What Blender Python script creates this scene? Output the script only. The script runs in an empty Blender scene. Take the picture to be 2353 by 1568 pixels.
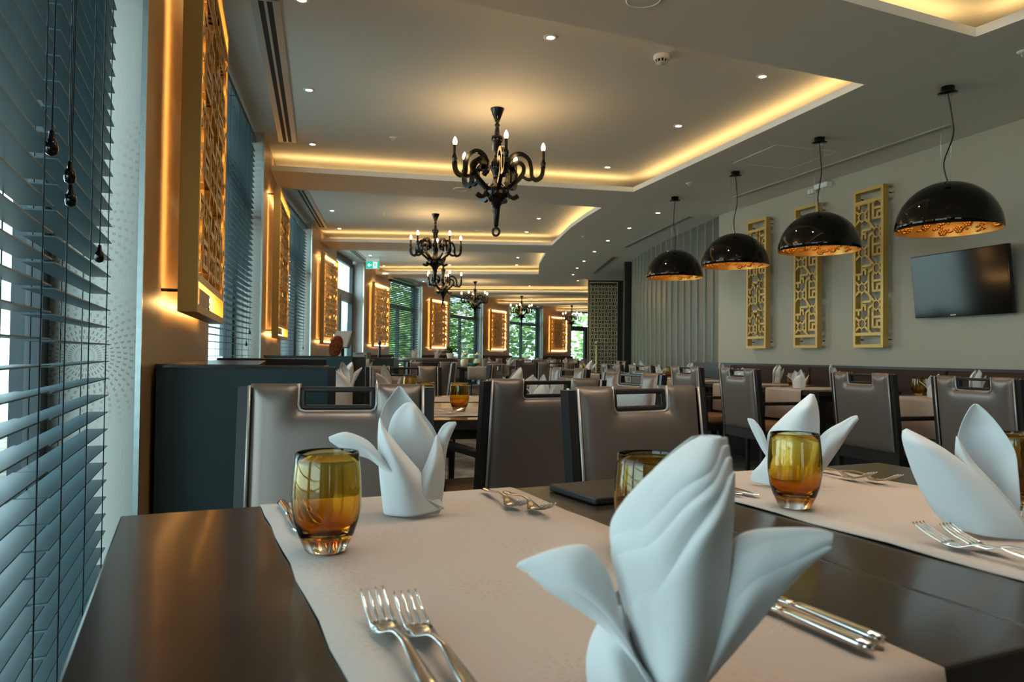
import bpy, bmesh, math, random
from mathutils import Vector, Matrix
from math import sin, cos, pi, radians as R
random.seed(7)
S = bpy.context.scene
COL = S.collection

# ------------------------------------------------------------------ camera, world, sun, exposure
FPX, W_, H_ = 1680.0, 2353, 1568
PITCH, ROLL, CAMZ = 0.01875, 0.0116, 1.0
cam_d = bpy.data.cameras.new('camera'); cam = bpy.data.objects.new('camera', cam_d); COL.objects.link(cam)
cam_d.sensor_width = 36.0; cam_d.lens = FPX / W_ * 36.0; cam_d.clip_start = 0.02; cam_d.clip_end = 300
cam_d.dof.use_dof = True; cam_d.dof.focus_distance = 1.9; cam_d.dof.aperture_fstop = 9.0
CM = Matrix.Rotation(pi / 2 + PITCH, 4, 'X') @ Matrix.Rotation(ROLL, 4, 'Z')
cam.matrix_world = Matrix.Translation((0, 0, CAMZ)) @ CM
S.camera = cam

world = bpy.data.worlds.new('world'); S.world = world; world.use_nodes = True
bg = world.node_tree.nodes['Background']
bg.inputs[0].default_value = (0.76, 0.92, 1.0, 1); bg.inputs[1].default_value = 3.7
sun_d = bpy.data.lights.new('sun', 'SUN'); sun = bpy.data.objects.new('sun', sun_d); COL.objects.link(sun)
sun_d.energy = 6.0; sun_d.angle = 0.01; sun_d.color = (1, 0.95, 0.85)
sun.rotation_euler = (R(8), R(38), 0)
vs = S.view_settings
vs.view_transform = 'Standard'; vs.look = 'None'; vs.exposure = 0.86; vs.gamma = 1.0; vs.use_curve_mapping = False
try:
    S.cycles.use_denoising = True; S.cycles.denoiser = 'OPENIMAGEDENOISE'
    S.cycles.max_bounces = 8; S.cycles.diffuse_bounces = 4; S.cycles.glossy_bounces = 4
    S.cycles.transmission_bounces = 8; S.cycles.transparent_max_bounces = 24
    S.cycles.sample_clamp_indirect = 4.0; S.cycles.caustics_reflective = False; S.cycles.caustics_refractive = False
    S.cycles.blur_glossy = 1.0; S.cycles.use_light_tree = True
except Exception:
    pass

def gp(px, py, z):
    """point where the sight line of a photo pixel meets the level z"""
    d = CM.to_3x3() @ Vector(((px - W_ / 2) / FPX, (H_ / 2 - py) / FPX, -1.0))
    t = (z - CAMZ) / d.z
    return Vector((d.x * t, d.y * t, z))
def gd(px, py, dep):
    """point of a photo pixel at a depth"""
    d = CM.to_3x3() @ Vector(((px - W_ / 2) / FPX, (H_ / 2 - py) / FPX, -1.0))
    t = dep / d.y
    return Vector((d.x * t, d.y * t, CAMZ + d.z * t))
def dv(a): return Vector((-sin(R(a)), cos(R(a)), 0))      # a degrees to the left of straight ahead
def nv(a): return Vector((cos(R(a)), sin(R(a)), 0))

# ------------------------------------------------------------------ mesh builder
class MB:
    def __init__(s): s.v = []; s.f = []; s.sm = []; s.M = Matrix()
    def add(s, vs, fs, smooth=False):
        b = len(s.v); s.v += [tuple(s.M @ Vector(p)) for p in vs]
        s.f += [tuple(i + b for i in f) for f in fs]; s.sm += [smooth] * len(fs); return s
    def box(s, x0, x1, y0, y1, z0, z1):
        return s.add([(x0,y0,z0),(x1,y0,z0),(x1,y1,z0),(x0,y1,z0),(x0,y0,z1),(x1,y0,z1),(x1,y1,z1),(x0,y1,z1)],
                     [(0,3,2,1),(4,5,6,7),(0,1,5,4),(1,2,6,5),(2,3,7,6),(3,0,4,7)])
    def rbox(s, x0, x1, y0, y1, z0, z1, r=0.006):
        bm = bmesh.new(); bmesh.ops.create_cube(bm, size=1)
        for v in bm.verts:
            v.co = Vector((x0 + (v.co.x + .5) * (x1 - x0), y0 + (v.co.y + .5) * (y1 - y0), z0 + (v.co.z + .5) * (z1 - z0)))
        bmesh.ops.bevel(bm, geom=bm.edges[:] , offset=r, segments=2, affect='EDGES', profile=.5)
        bm.verts.index_update()
        s.add([v.co for v in bm.verts], [tuple(v.index for v in f.verts) for f in bm.faces], False); bm.free(); return s
    def prism(s, pts, z0, z1):
        n = len(pts)
        return s.add([(p[0], p[1], z0) for p in pts] + [(p[0], p[1], z1) for p in pts],
                     [tuple(range(n - 1, -1, -1)), tuple(range(n, 2 * n))] + [(i, (i + 1) % n, (i + 1) % n + n, i + n) for i in range(n)])
    def lathe(s, prof, n=24, c=(0, 0, 0), smooth=True, cap=True):
        vs = []; fs = []
        for r, z in prof:
            for k in range(n):
                a = 2 * pi * k / n; vs.append((c[0] + r * cos(a), c[1] + r * sin(a), c[2] + z))
        m = len(prof)
        for i in range(m - 1):
            for k in range(n):
                k2 = (k + 1) % n; fs.append((i * n + k, i * n + k2, (i + 1) * n + k2, (i + 1) * n + k))
        s.add(vs, fs, smooth)
        if cap:
            for i in (0, m - 1):
                if prof[i][0] > 1e-5:
                    r, z = prof[i]; s.add([(c[0] + r * cos(2*pi*k/n), c[1] + r * sin(2*pi*k/n), c[2] + z) for k in range(n)], [tuple(range(n))])
        return s
    def tube(s, pts, r, n=6, closed=False, rect=None, smooth=True):
        pts = [Vector(p) for p in pts]; m = len(pts); vs = []; fs = []
        up = Vector((0, 0, 1)); prev = None
        for i, p in enumerate(pts):
            a = pts[(i - 1) % m] if (closed or i > 0) else p; b = pts[(i + 1) % m] if (closed or i < m - 1) else p
            t = (b - a).normalized()
            if rect is not None and len(rect) == 3: x = Vector(rect[2])
            else:
                x = t.cross(up) if prev is None else prev - t * prev.dot(t)
                if x.length < 1e-4: x = t.cross(Vector((1, 0, 0)))
            x.normalize(); y = t.cross(x).normalized(); prev = x
            ri = r[i] if isinstance(r, (list, tuple)) else r
            if rect is not None:
                cs = [(-1,-1),(1,-1),(1,1),(-1,1)]; k = 4
                vs += [p + x * (rect[0] / 2 * cx) + y * (rect[1] / 2 * cy) for cx, cy in cs]
            else:
                k = n; vs += [p + x * (ri * cos(2*pi*j/n)) + y * (ri * sin(2*pi*j/n)) for j in range(n)]
        for i in range(m if closed else m - 1):
            for j in range(k):
                fs.append((i*k + j, i*k + (j+1) % k, ((i+1) % m)*k + (j+1) % k, ((i+1) % m)*k + j))
        if not closed: fs += [tuple(range(k-1, -1, -1)), tuple((m-1)*k + j for j in range(k))]
        return s.add(vs, fs, smooth and rect is None)
    def sphere(s, c, r, n=12, sc=(1, 1, 1)):
        m = n // 2; vs = [(c[0], c[1], c[2] - r*sc[2])]; fs = []
        for i in range(1, m):
            t = -pi/2 + pi * i / m
            for k in range(n):
                a = 2*pi*k/n; vs.append((c[0] + r*sc[0]*cos(t)*cos(a), c[1] + r*sc[1]*cos(t)*sin(a), c[2] + r*sc[2]*sin(t)))
        vs.append((c[0], c[1], c[2] + r*sc[2])); L = len(vs) - 1
        for k in range(n):
            fs.append((0, 1 + (k+1) % n, 1 + k)); fs.append((L, L - n + k, L - n + (k+1) % n))
        for i in range(m - 2):
            for k in range(n):
                a = 1 + i*n; fs.append((a + k, a + (k+1) % n, a + n + (k+1) % n, a + n + k))
        return s.add(vs, fs, True)
    def bars(s, pl, w, x0, x1):
        """flat fret bars along a polyline in the local y-z plane"""
        for a, b in zip(pl[:-1], pl[1:]):
            d = Vector((b[0]-a[0], b[1]-a[1])); L = d.length
            if L < 1e-6: continue
            d /= L; n = Vector((-d.y, d.x)) * (w/2); e = d * (w/2)
            q = [Vector(a)-e-n, Vector(b)+e-n, Vector(b)+e+n, Vector(a)-e+n]
            s.add([(x0, p.x, p.y) for p in q] + [(x1, p.x, p.y) for p in q],
                  [(3,2,1,0),(4,5,6,7),(0,1,5,4),(1,2,6,5),(2,3,7,6),(3,0,4,7)])
        return s
    def mesh(s, name):
        me = bpy.data.meshes.new(name); me.from_pydata(s.v, [], s.f)
        me.polygons.foreach_set('use_smooth', s.sm); me.update(); return me

def fixn(me):
    bm = bmesh.new(); bm.from_mesh(me); bmesh.ops.remove_doubles(bm, verts=bm.verts, dist=1e-5)
    bmesh.ops.recalc_face_normals(bm, faces=bm.faces); bm.to_mesh(me); bm.free(); return me

def obj(name, mb, mat, parent=None, loc=(0, 0, 0), rz=0.0, kind=None):
    me = mb.mesh(name) if isinstance(mb, MB) else mb
    if mat is not None and not me.materials: me.materials.append(MAT[mat])
    o = bpy.data.objects.new(name, me); COL.objects.link(o)
    o.location = loc; o.rotation_euler = (0, 0, rz)
    if parent is not None: o.parent = parent
    if kind: o['kind'] = kind
    return o
def tag(o, label, cat, group=None):
    o['label'] = label; o['category'] = cat
    if group: o['group'] = group
    return o
def thing(name, label, cat, loc=(0, 0, 0), rz=0.0, group=None):
    o = bpy.data.objects.new(name, None); COL.objects.link(o); o.empty_display_size = .1
    o.location = loc; o.rotation_euler = (0, 0, rz); return tag(o, label, cat, group)
def setting(name, loc=(0, 0, 0), rz=0.0):
    o = bpy.data.objects.new(name, None); COL.objects.link(o); o.empty_display_size = .1
    o.location = loc; o.rotation_euler = (0, 0, rz); o['kind'] = 'structure'; return o
def struct(name, mb, mat, **k):
    return obj(name, mb, mat, kind='structure', **k)
def light(kind, name, parent, loc, power, color, size=.03, **k):
    d = bpy.data.lights.new(name, kind); d.energy = power; d.color = color
    if kind in ('POINT', 'SPOT'): d.shadow_soft_size = size
    for a, b in k.items(): setattr(d, a, b)
    o = bpy.data.objects.new(name, d); COL.objects.link(o); o.parent = parent; o.location = loc; return o

# ------------------------------------------------------------------ materials
MAT = {}
def mat(name, col, rough=.5, metal=0.0, spec=.5, coat=0.0, emit=None, es=0.0, trans=0.0, ior=1.45, bump=None, var=None, alpha=None):
    m = bpy.data.materials.new(name); m.use_nodes = True; nt = m.node_tree; b = nt.nodes['Principled BSDF']
    b.inputs['Base Color'].default_value = (*col, 1); b.inputs['Roughness'].default_value = rough
    b.inputs['Metallic'].default_value = metal; b.inputs['Specular IOR Level'].default_value = spec
    b.inputs['Coat Weight'].default_value = coat; b.inputs['Coat Roughness'].default_value = .08
    b.inputs['Transmission Weight'].default_value = trans; b.inputs['IOR'].default_value = ior
    if emit: b.inputs['Emission Color'].default_value = (*emit, 1); b.inputs['Emission Strength'].default_value = es
    if bump or var:
        tc = nt.nodes.new('ShaderNodeTexCoord'); nz = nt.nodes.new('ShaderNodeTexNoise')
        nz.inputs['Scale'].default_value = (bump or var)[0]; nz.inputs['Detail'].default_value = 3
        nt.links.new(tc.outputs['Object'], nz.inputs['Vector'])
        if bump:
            bp = nt.nodes.new('ShaderNodeBump'); bp.inputs['Strength'].default_value = bump[1]; bp.inputs['Distance'].default_value = .002
            nt.links.new(nz.outputs['Fac'], bp.inputs['Height']); nt.links.new(bp.outputs['Normal'], b.inputs['Normal'])
        if var:
            mx = nt.nodes.new('ShaderNodeMix'); mx.data_type = 'RGBA'; mx.inputs[6].default_value = (*col, 1); mx.inputs[7].default_value = (*var[1], 1)
            nz2 = nt.nodes.new('ShaderNodeTexNoise'); nz2.inputs['Scale'].default_value = var[0]; nt.links.new(tc.outputs['Object'], nz2.inputs['Vector'])
            rp = nt.nodes.new('ShaderNodeMapRange'); rp.inputs[1].default_value = .35; rp.inputs[2].default_value = .65
            nt.links.new(nz2.outputs['Fac'], rp.inputs[0]); nt.links.new(rp.outputs[0], mx.inputs[0]); nt.links.new(mx.outputs[2], b.inputs['Base Color'])
    MAT[name] = m; return m
def burst(name, base, ink, scale, plane='YZ', rough=.55, amount=.7, weave=True, n_dash=26, rings=11.0):
    """wallpaper / damask with radial bursts of little dashes scattered over the cloth"""
    m = mat(name, base, rough); nt = m.node_tree; N = nt.nodes; L = nt.links; b = N['Principled BSDF']
    def mth(op, a, c=None, d=None):
        n = N.new('ShaderNodeMath'); n.operation = op
        for i, x in enumerate((a, c, d)):
            if x is None: continue
            if isinstance(x, (int, float)): n.inputs[i].default_value = x
            else: L.new(x, n.inputs[i])
        return n.outputs[0]
    tc = N.new('ShaderNodeTexCoord'); sp = N.new('ShaderNodeSeparateXYZ'); L.new(tc.outputs['Object'], sp.inputs[0])
    cb = N.new('ShaderNodeCombineXYZ'); L.new(sp.outputs[plane[0]], cb.inputs[0]); L.new(sp.outputs[plane[1]], cb.inputs[1])
    vo = N.new('ShaderNodeTexVoronoi'); vo.voronoi_dimensions = '2D'; vo.inputs['Scale'].default_value = scale; vo.inputs['Randomness'].default_value = .75
    L.new(cb.outputs[0], vo.inputs['Vector'])
    sb = N.new('ShaderNodeVectorMath'); sb.operation = 'SUBTRACT'; L.new(cb.outputs[0], sb.inputs[0]); L.new(vo.outputs['Position'], sb.inputs[1])
    s2 = N.new('ShaderNodeSeparateXYZ'); L.new(sb.outputs[0], s2.inputs[0])
    ang = mth('ARCTAN2', s2.outputs['Y'], s2.outputs['X']); r = mth('MULTIPLY', vo.outputs['Distance'], 1.0)
    ring = mth('MULTIPLY', r, rings); par = mth('MULTIPLY', mth('FLOOR', ring), 1.7)
    da = mth('SINE', mth('ADD', mth('MULTIPLY', ang, float(n_dash)), par))
    dr = mth('SINE', mth('MULTIPLY', ring, 2 * pi))
    dash = mth('MULTIPLY', mth('GREATER_THAN', da, .5), mth('GREATER_THAN', dr, -.35))
    fade = N.new('ShaderNodeMapRange'); fade.inputs[1].default_value = .12; fade.inputs[2].default_value = .52; fade.inputs[3].default_value = 1; fade.inputs[4].default_value = 0
    L.new(r, fade.inputs[0])
    inner = mth('GREATER_THAN', r, .05)
    sel = N.new('ShaderNodeSeparateColor'); L.new(vo.outputs['Color'], sel.inputs[0])
    on = mth('GREATER_THAN', sel.outputs[0], .35)
    f = mth('MULTIPLY', mth('MULTIPLY', mth('MULTIPLY', dash, fade.outputs[0]), mth('MULTIPLY', inner, on)), amount)
    mx = N.new('ShaderNodeMix'); mx.data_type = 'RGBA'; mx.inputs[6].default_value = (*base, 1); mx.inputs[7].default_value = (*ink, 1)
    L.new(f, mx.inputs[0]); L.new(mx.outputs[2], b.inputs['Base Color'])
    if weave:
        nz = N.new('ShaderNodeTexNoise'); nz.inputs['Scale'].default_value = 220; mp = N.new('ShaderNodeMapping'); mp.inputs['Scale'].default_value = (1, 1, .25)
        L.new(tc.outputs['Object'], mp.inputs[0]); L.new(mp.outputs[0], nz.inputs['Vector'])
        bp = N.new('ShaderNodeBump'); bp.inputs['Strength'].default_value = .25; bp.inputs['Distance'].default_value = .002
        L.new(nz.outputs['Fac'], bp.inputs['Height']); L.new(bp.outputs['Normal'], b.inputs['Normal'])
    return m
def thin_glass(name, tint, refl=.12, rough=0.0):
    m = bpy.data.materials.new(name); m.use_nodes = True; nt = m.node_tree; N = nt.nodes; N.clear()
    o = N.new('ShaderNodeOutputMaterial'); t = N.new('ShaderNodeBsdfTransparent'); g = N.new('ShaderNodeBsdfGlossy'); mx = N.new('ShaderNodeMixShader'); fr = N.new('ShaderNodeFresnel')
    t.inputs[0].default_value = (*tint, 1); g.inputs['Roughness'].default_value = rough; fr.inputs[0].default_value = 1.45
    ge = N.new('ShaderNodeNewGeometry'); sb = N.new('ShaderNodeMath'); sb.operation = 'SUBTRACT'; sb.inputs[0].default_value = 1.0; nt.links.new(ge.outputs['Backfacing'], sb.inputs[1])
    ml = N.new('ShaderNodeMath'); ml.operation = 'MULTIPLY'; nt.links.new(fr.outputs[0], ml.inputs[0]); nt.links.new(sb.outputs[0], ml.inputs[1])
    nt.links.new(ml.outputs[0], mx.inputs[0]); nt.links.new(t.outputs[0], mx.inputs[1]); nt.links.new(g.outputs[0], mx.inputs[2]); nt.links.new(mx.outputs[0], o.inputs[0])
    MAT[name] = m; return m

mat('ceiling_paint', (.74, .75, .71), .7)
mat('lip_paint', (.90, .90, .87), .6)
mat('carpet', (.25, .235, .21), .95, spec=.1, var=(5.0, (.13, .115, .10)))
burst('wallpaper_beige', (.40, .37, .295), (.44, .25, .16), 1.7, 'YZ', .6, .4, True, 60, 40.0)
burst('wallpaper_warm_lit', (.33, .205, .095), (.24, .14, .06), 2.6, 'YZ', .42, .4, True, 50, 30.0)  # warm LED light on the piers is put into this paper colour
burst('wallpaper_silver', (.42, .43, .40), (.22, .13, .06), 2.4, 'XZ', .5, .9, True, 40, 26.0)
mat('steel_trim', (.7, .78, .76), .25, metal=.9)
mat('dark_wood', (.030, .021, .016), .24, spec=.5, coat=.15, var=(14.0, (.022, .015, .011)))
mat('black_wood', (.018, .016, .016), .3, spec=.5)
mat('teal_laminate', (.020, .042, .048), .42)
mat('leather', (.195, .160, .138), .35, metal=.55, spec=.5, bump=(220.0, .08))
mat('leather_piping', (.42, .39, .37), .35, metal=.5)
mat('seat_leather', (.36, .19, .09), .42, metal=.2)
mat('banquette_fabric', (.055, .034, .025), .75, spec=.2, bump=(300.0, .2))
burst('runner_cloth', (.545, .45, .385), (.43, .315, .23), 9.0, 'XY', .85, .55, True, 16, 9.0)
mat('napkin_cloth', (.76, .76, .76), .85, spec=.15, bump=(900.0, .12))
mat('chrome', (.86, .85, .82), .12, metal=1.0)
mat('gold_paint', (.56, .36, .10), .42, metal=.35)
mat('brass_screen', (.78, .70, .38), .38, metal=.35)
mat('black_panel', (.012, .012, .011), .4)
mat('black_gloss', (.002, .002, .002), .025, spec=.5)
mat('chandelier_black', (.004, .004, .004), .14, spec=.45)
mat('gold_leaf', (.62, .34, .085), .34, metal=.8)
mat('blind_wood', (.035, .075, .092), .42)
mat('cord', (.02, .03, .035), .7)
mat('alu_dark', (.035, .045, .05), .4, metal=.4)
mat('alu_pale', (.55, .62, .64), .4, metal=.3)
thin_glass('window_glass', (.86, .95, .95))
mat('channel_glass', (.105, .105, .085), .30, spec=.7)
mat('channel_edge', (.40, .50, .44), .25, spec=.6)
mat('candle_tube', (.03, .018, .008), .25)
mat('bulb', (1, .8, .5), .5, emit=(1.0, .66, .30), es=26.0)
mat('pendant_bulb', (1, .8, .5), .5, emit=(1.0, .62, .25), es=12.0)
mat('led', (1, .8, .5), .5, emit=(1.0, .60, .23), es=9.5)
mat('led_screen', (1, .8, .5), .5, emit=(1.0, .60, .21), es=27.0)
mat('spot_lens', (1, .95, .9), .5, emit=(1.0, .88, .72), es=14.0)
mat('white_plastic', (.80, .82, .78), .4)
mat('grille_white', (.72, .74, .70), .6)
mat('slot_black', (.004, .004, .004), .6)
mat('slot_metal', (.60, .60, .56), .35, metal=.6)
mat('tv_black', (.003, .003, .003), .10, spec=.38)
mat('sign_green', (.0, .30, .20), .4, emit=(.0, .36, .24), es=.6)
mat('sign_white', (.9, .92, .88), .4, emit=(.9, .95, .88), es=.6)
mat('foliage', (.16, .33, .07), .7, var=(2.5, (.33, .50, .14)))
mat('trunk', (.12, .08, .05), .9)
mat('paving', (.62, .64, .60), .9)
mat('facade_pale', (.66, .76, .82), .8)
mat('plant_green', (.07, .16, .04), .6)
mat('grey_plastic', (.20, .185, .16), .5)
mat('screen_brown', (.22, .15, .10), .35)
mat('cloth_red', (.30, .03, .05), .8, var=(26.0, (.40, .20, .05)))
mat('teal_glass', (.02, .42, .36), .1, trans=.5)
mat('pebbles', (.75, .52, .22), .4, var=(40.0, (.85, .80, .70)))
mat('table_grey', (.09, .085, .08), .35)
def glass_amber():
    m = mat('amber_glass', (1, 1, 1), 0.0, trans=1.0, ior=1.45); nt = m.node_tree; b = nt.nodes['Principled BSDF']
    tc = nt.nodes.new('ShaderNodeTexCoord'); sp = nt.nodes.new('ShaderNodeSeparateXYZ'); nt.links.new(tc.outputs['Object'], sp.inputs[0])
    cr = nt.nodes.new('ShaderNodeValToRGB'); mr = nt.nodes.new('ShaderNodeMapRange'); mr.inputs[2].default_value = .122
    nt.links.new(sp.outputs['Z'], mr.inputs[0]); nt.links.new(mr.outputs[0], cr.inputs[0]); nt.links.new(cr.outputs[0], b.inputs['Base Color'])
    e = cr.color_ramp.elements; e[0].position = .07; e[0].color = (.97, .95, .9, 1); e[1].position = 1.0; e[1].color = (.97, .86, .40, 1)
    for p, c in ((.12, (.50, .13, .012, 1)), (.26, (.80, .38, .035, 1)), (.55, (.93, .68, .15, 1))):
        k = e.new(p); k.color = c
glass_amber()
thin_glass('clear_glass', (.93, .96, .94))

# ------------------------------------------------------------------ plan of the place
Z1, Z2 = 2.73, 2.90                                   # soffit and coffer heights
PIL = [  # near corner, direction, of each pier of the curved window wall
 ((.78, -1.96), 27.0), ((-1.04, 2.04), 17.5), ((-2.17, 6.30), 12.7), ((-2.955, 10.7), 3.3), ((-3.10, 15.2), -6.4),
 ((-2.44, 19.7), -17.5), ((-.98, 24.2), -26.5), ((1.18, 28.3), -38.5)]
PL = 2.0
def pend(k): a, d = PIL[k]; p = Vector((*a, 0)) + dv(d) * PL; return p

# floor and upper ceiling
struct('floor', MB().add([(-7, -7, 0), (9, -7, 0), (9, 36, 0), (-7, 36, 0)], [(0, 1, 2, 3)]), 'carpet')
out = [Vector((2.3, -4.3, 0))]
left_line = [Vector((2.2, -4.4, 0))]
for k, (a, d) in enumerate(PIL): left_line += [Vector((*a, 0)) - nv(d) * .28, pend(k) - nv(d) * .28]
left_line += [Vector((4.3, 31.8, 0)), Vector((6.2, 33.4, 0))]
roof = [(p.x, p.y, Z2) for p in left_line] + [(8.5, 33.4, Z2), (8.5, -6, Z2), (2.2, -6, Z2)]
struct('ceiling', MB().prism([(p[0], p[1]) for p in roof], Z2, Z2 + .12), 'ceiling_paint')

# lowered soffit: one slab along the right and a beam at every pier
EDGE_R = [(5.7, -2.3), (2.46, 3.88)], [(2.205, 4.58), (1.258, 7.67)], \
    [(1.03, 8.5), (.905, 9.11), (.776, 9.88), (.687, 10.78), (.606, 11.49)], [(.556, 12.37), (.50, 13.9), (.55, 15.6)], \
    [(1.68, 16.5), (1.95, 18.5), (2.10, 20.2)], [(2.20, 20.9), (2.8, 22.6), (3.2, 24.0)], [(3.4, 24.7), (4.0, 26.3), (4.6, 27.6)], [(4.9, 28.2), (6.0, 31.0)]
BEAM_L = [((-1.28, 2.26), (-1.56, 3.04)), ((-2.48, 6.90), (-2.62, 7.63)), ((-3.10, 11.34), (-3.12, 12.28)), ((-3.22, 16.02), (-3.12, 16.80)),
          ((-2.42, 20.55), (-2.20, 21.3)), ((-.95, 25.2), (-.62, 25.9)), ((1.4, 29.1), (1.8, 29.6))]
soffit = setting('ceiling_soffit')
def slab(name, pts):
    mb = MB().prism(pts, Z1, Z1 + .05); me = mb.mesh(name); fixn(me)
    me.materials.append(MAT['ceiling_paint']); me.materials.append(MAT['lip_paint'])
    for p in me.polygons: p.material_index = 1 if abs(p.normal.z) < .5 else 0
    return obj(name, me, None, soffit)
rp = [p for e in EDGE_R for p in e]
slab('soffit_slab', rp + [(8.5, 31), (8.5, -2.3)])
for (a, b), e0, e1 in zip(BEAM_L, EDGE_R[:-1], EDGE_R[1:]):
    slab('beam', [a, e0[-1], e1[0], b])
def led_run(pts, inset, z=Z1 + .062, w=.016):
    pts = [Vector((*p, 0)) for p in pts]; mb = MB()
    for a, b in zip(pts[:-1], pts[1:]):
        d = (b - a).normalized(); n = Vector((d.y, -d.x, 0))
        q = [a + n*inset, b + n*inset, b + n*(inset+w), a + n*(inset+w)]
        mb.add([(p.x, p.y, z) for p in q], [(0, 1, 2, 3)])
    return obj('led_strip', mb, 'led', soffit)
for e in EDGE_R: led_run(e, .10)                                      # right edges (soffit lies to the right)
for (a, b), e0, e1 in zip(BEAM_L, EDGE_R[:-1], EDGE_R[1:]):
    led_run([a, e0[-1]], -.12)                                        # far edge of the nearer coffer
    led_run([b, e1[0]], .10)
slab('edge_trim', [(p[0], p[1]) for p in ((5.75, -2.28), (5.75, -2.35), (5.70, -2.35))])

# ------------------------------------------------------------------ window wall
wall_left = setting('wall_left')
def loc(o, ang): return dict(loc=o, rz=R(ang))
for k, (a, d) in enumerate(PIL):
    g = [wall_left]
    o = Vector((*a, 0))
    me = MB().box(-.30, 0, 0, PL, 0, Z2).mesh('pier')
    me.materials.append(MAT['wallpaper_warm_lit']); me.materials.append(MAT['wallpaper_silver'])
    for p in me.polygons: p.material_index = 1 if abs(p.normal.y) > .5 else 0
    obj('pier', me, None, wall_left, o, R(d))
    obj('corner_trim', MB().box(-.008, .006, -.006, .006, .02, Z2 - .002), 'steel_trim', wall_left, o, R(d))
# low wall under glass is full-height glazing: only a sill strip
def window(n, A, B, blinds, nmull=1, door=False):
    A = Vector((A[0], A[1], 0)); B = Vector((B[0], B[1], 0)); L = (B - A).length
    ang = math.atan2(-(B - A).x, (B - A).y)
    w = setting('%s_%d' % ('door' if door else 'window', n), A, ang)
    x0, x1 = -.29, -.22; H = Z2 - .05; TR = 2.12
    obj('frame', MB().box(x0, x1, -.05, .07, 0, H).box(x0, x1, L - .07, L + .05, 0, H).box(x0, x1, .07, L - .07, H - .08, H + .05).box(x0, x1, .07, L - .07, 0, .10), 'alu_dark', w)
    obj('transom', MB().box(x0 - .01, x1 + .01, .07, L - .07, TR, TR + .10), 'alu_dark', w)
    ys = [.07] + [.07 + (L - .14) * (i + 1) / (nmull + 1) for i in range(nmull)] + [L - .07]
    for y in ys[1:-1]: obj('mullion', MB().box(x0 - .005, x1 + .005, y - .04, y + .04, .10, TR), 'alu_dark', w)
    for y0, y1 in zip(ys[:-1], ys[1:]):
        if door:
            obj('door_leaf', MB().box(x0, x1 + .02, y0 + .02, y0 + .11, .1, TR).box(x0, x1 + .02, y1 - .11, y1 - .02, .1, TR).box(x0, x1 + .02, y0 + .11, y1 - .11, TR - .1, TR).box(x0, x1 + .02, y0 + .11, y1 - .11, .1, .25), 'alu_dark', w)
        obj('pane', MB().box(-.262, -.254, y0 + .02, y1 - .02, .10, TR), 'window_glass', w)
    obj('pane', MB().box(-.262, -.254, .07, L - .07, TR + .1, H - .08), 'window_glass', w)
    return w, A, ang, L
WIN = []
W1A = Vector((-1.04, 2.04, 0)) - dv(22.3) * 2.4
WIN.append(window(9, (2.02, -4.02), PIL[0][0], 1, 2))
WIN.append(window(1, W1A, PIL[1][0], 3, 2))
for k in range(1, 7):
    WIN.append(window(k + 1, pend(k), PIL[k + 1][0], 2, 1, door=(k == 3)))
e8 = pend(7)
WIN.append(window(8, e8, e8 + dv(-45) * 2.4, 0, 1, door=True))
mb = MB()
p0 = e8 + dv(-45) * 2.4
mb.prism([(p0.x, p0.y), (p0.x + 2.4, p0.y + 2.2), (p0.x + 2.2, p0.y + 2.4), (p0.x - .15, p0.y + .15)], 0, Z2)
struct('wall_far', mb, 'wallpaper_warm_lit')

# ------------------------------------------------------------------ right wall, glass wall, back wall
AW = 17.0
def uv(u, v, z=0): p = nv(AW) * u + dv(AW) * v; return Vector((p.x, p.y, z))
U0 = 5.0
struct('wall_right', MB().box(0, .2, -6.0, 7.77, 0, Z2), 'wallpaper_beige', loc=uv(U0, 0), rz=R(AW))
b0 = uv(U0 + .1, -5.6)
struct('wall_back', MB().prism([(2.0, -4.1), (2.0, -4.3), (b0.x, b0.y - .2), (b0.x, b0.y)], 0, Z2), 'wallpaper_beige')
GW = [(2.52, 8.9), (2.40, 9.83), (2.27, 10.76), (2.17, 12.08), (2.12, 13.33)]
def on_glass(px):
    r = (px - W_ / 2) / FPX
    for (ax, ay), (bx, by) in zip(GW[:-1], GW[1:]):
        den = (bx - ax) - r * (by - ay)
        t = (r * ay - ax) / den if abs(den) > 1e-9 else 0
        if -.02 <= t <= 1.02: return Vector((ax + (bx - ax) * t, ay + (by - ay) * t, 0))
    return Vector((*GW[0], 0)) if px > 1600 else Vector((*GW[-1], 0))
wg = setting('wall_glass')
fins = [on_glass(x) for x in (1654, 1637, 1619, 1601, 1585, 1570, 1555, 1541, 1528.5, 1517, 1505, 1495, 1485, 1476.5, 1469, 1462, 1455, 1449)]
for i, (a, b) in enumerate(zip(fins[:-1], fins[1:])):
    d = (b - a); L = d.length; ang = math.atan2(-d.x, d.y)
    if L < .03: continue
    obj('glass_panel', MB().box(.01, .03, .008, L - .008, 0, Z1), 'channel_glass', wg, a, ang)
    obj('panel_edge', MB().box(-.006, .03, -.005, .003, 0, Z1), 'channel_edge', wg, a, ang)
a, b = fins[-1], Vector((2.14, 13.6, 0))
struct('wall_glass_back', MB().prism([(2.75, 8.9), (2.62, 9.83), (2.49, 10.76), (2.39, 12.08), (2.34, 13.5), (2.6, 13.5), (2.9, 8.9)], 0, Z2), 'black_panel')
struct('trim_1', MB().box(-.05, .12, 0, .16, 0, Z1), 'black_panel', loc=(2.10, 13.36, 0), rz=0)
struct('wall_right_far', MB().prism([(2.36, 13.55), (7.2, 33.4), (7.4, 33.4), (2.6, 13.5)], 0, Z2), 'black_panel')
struct('trim_2', MB().box(0, 1.5, 0, .1, 2.30, Z1), 'wallpaper_beige', loc=(1.95, 17.2, 0), rz=0)

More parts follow.
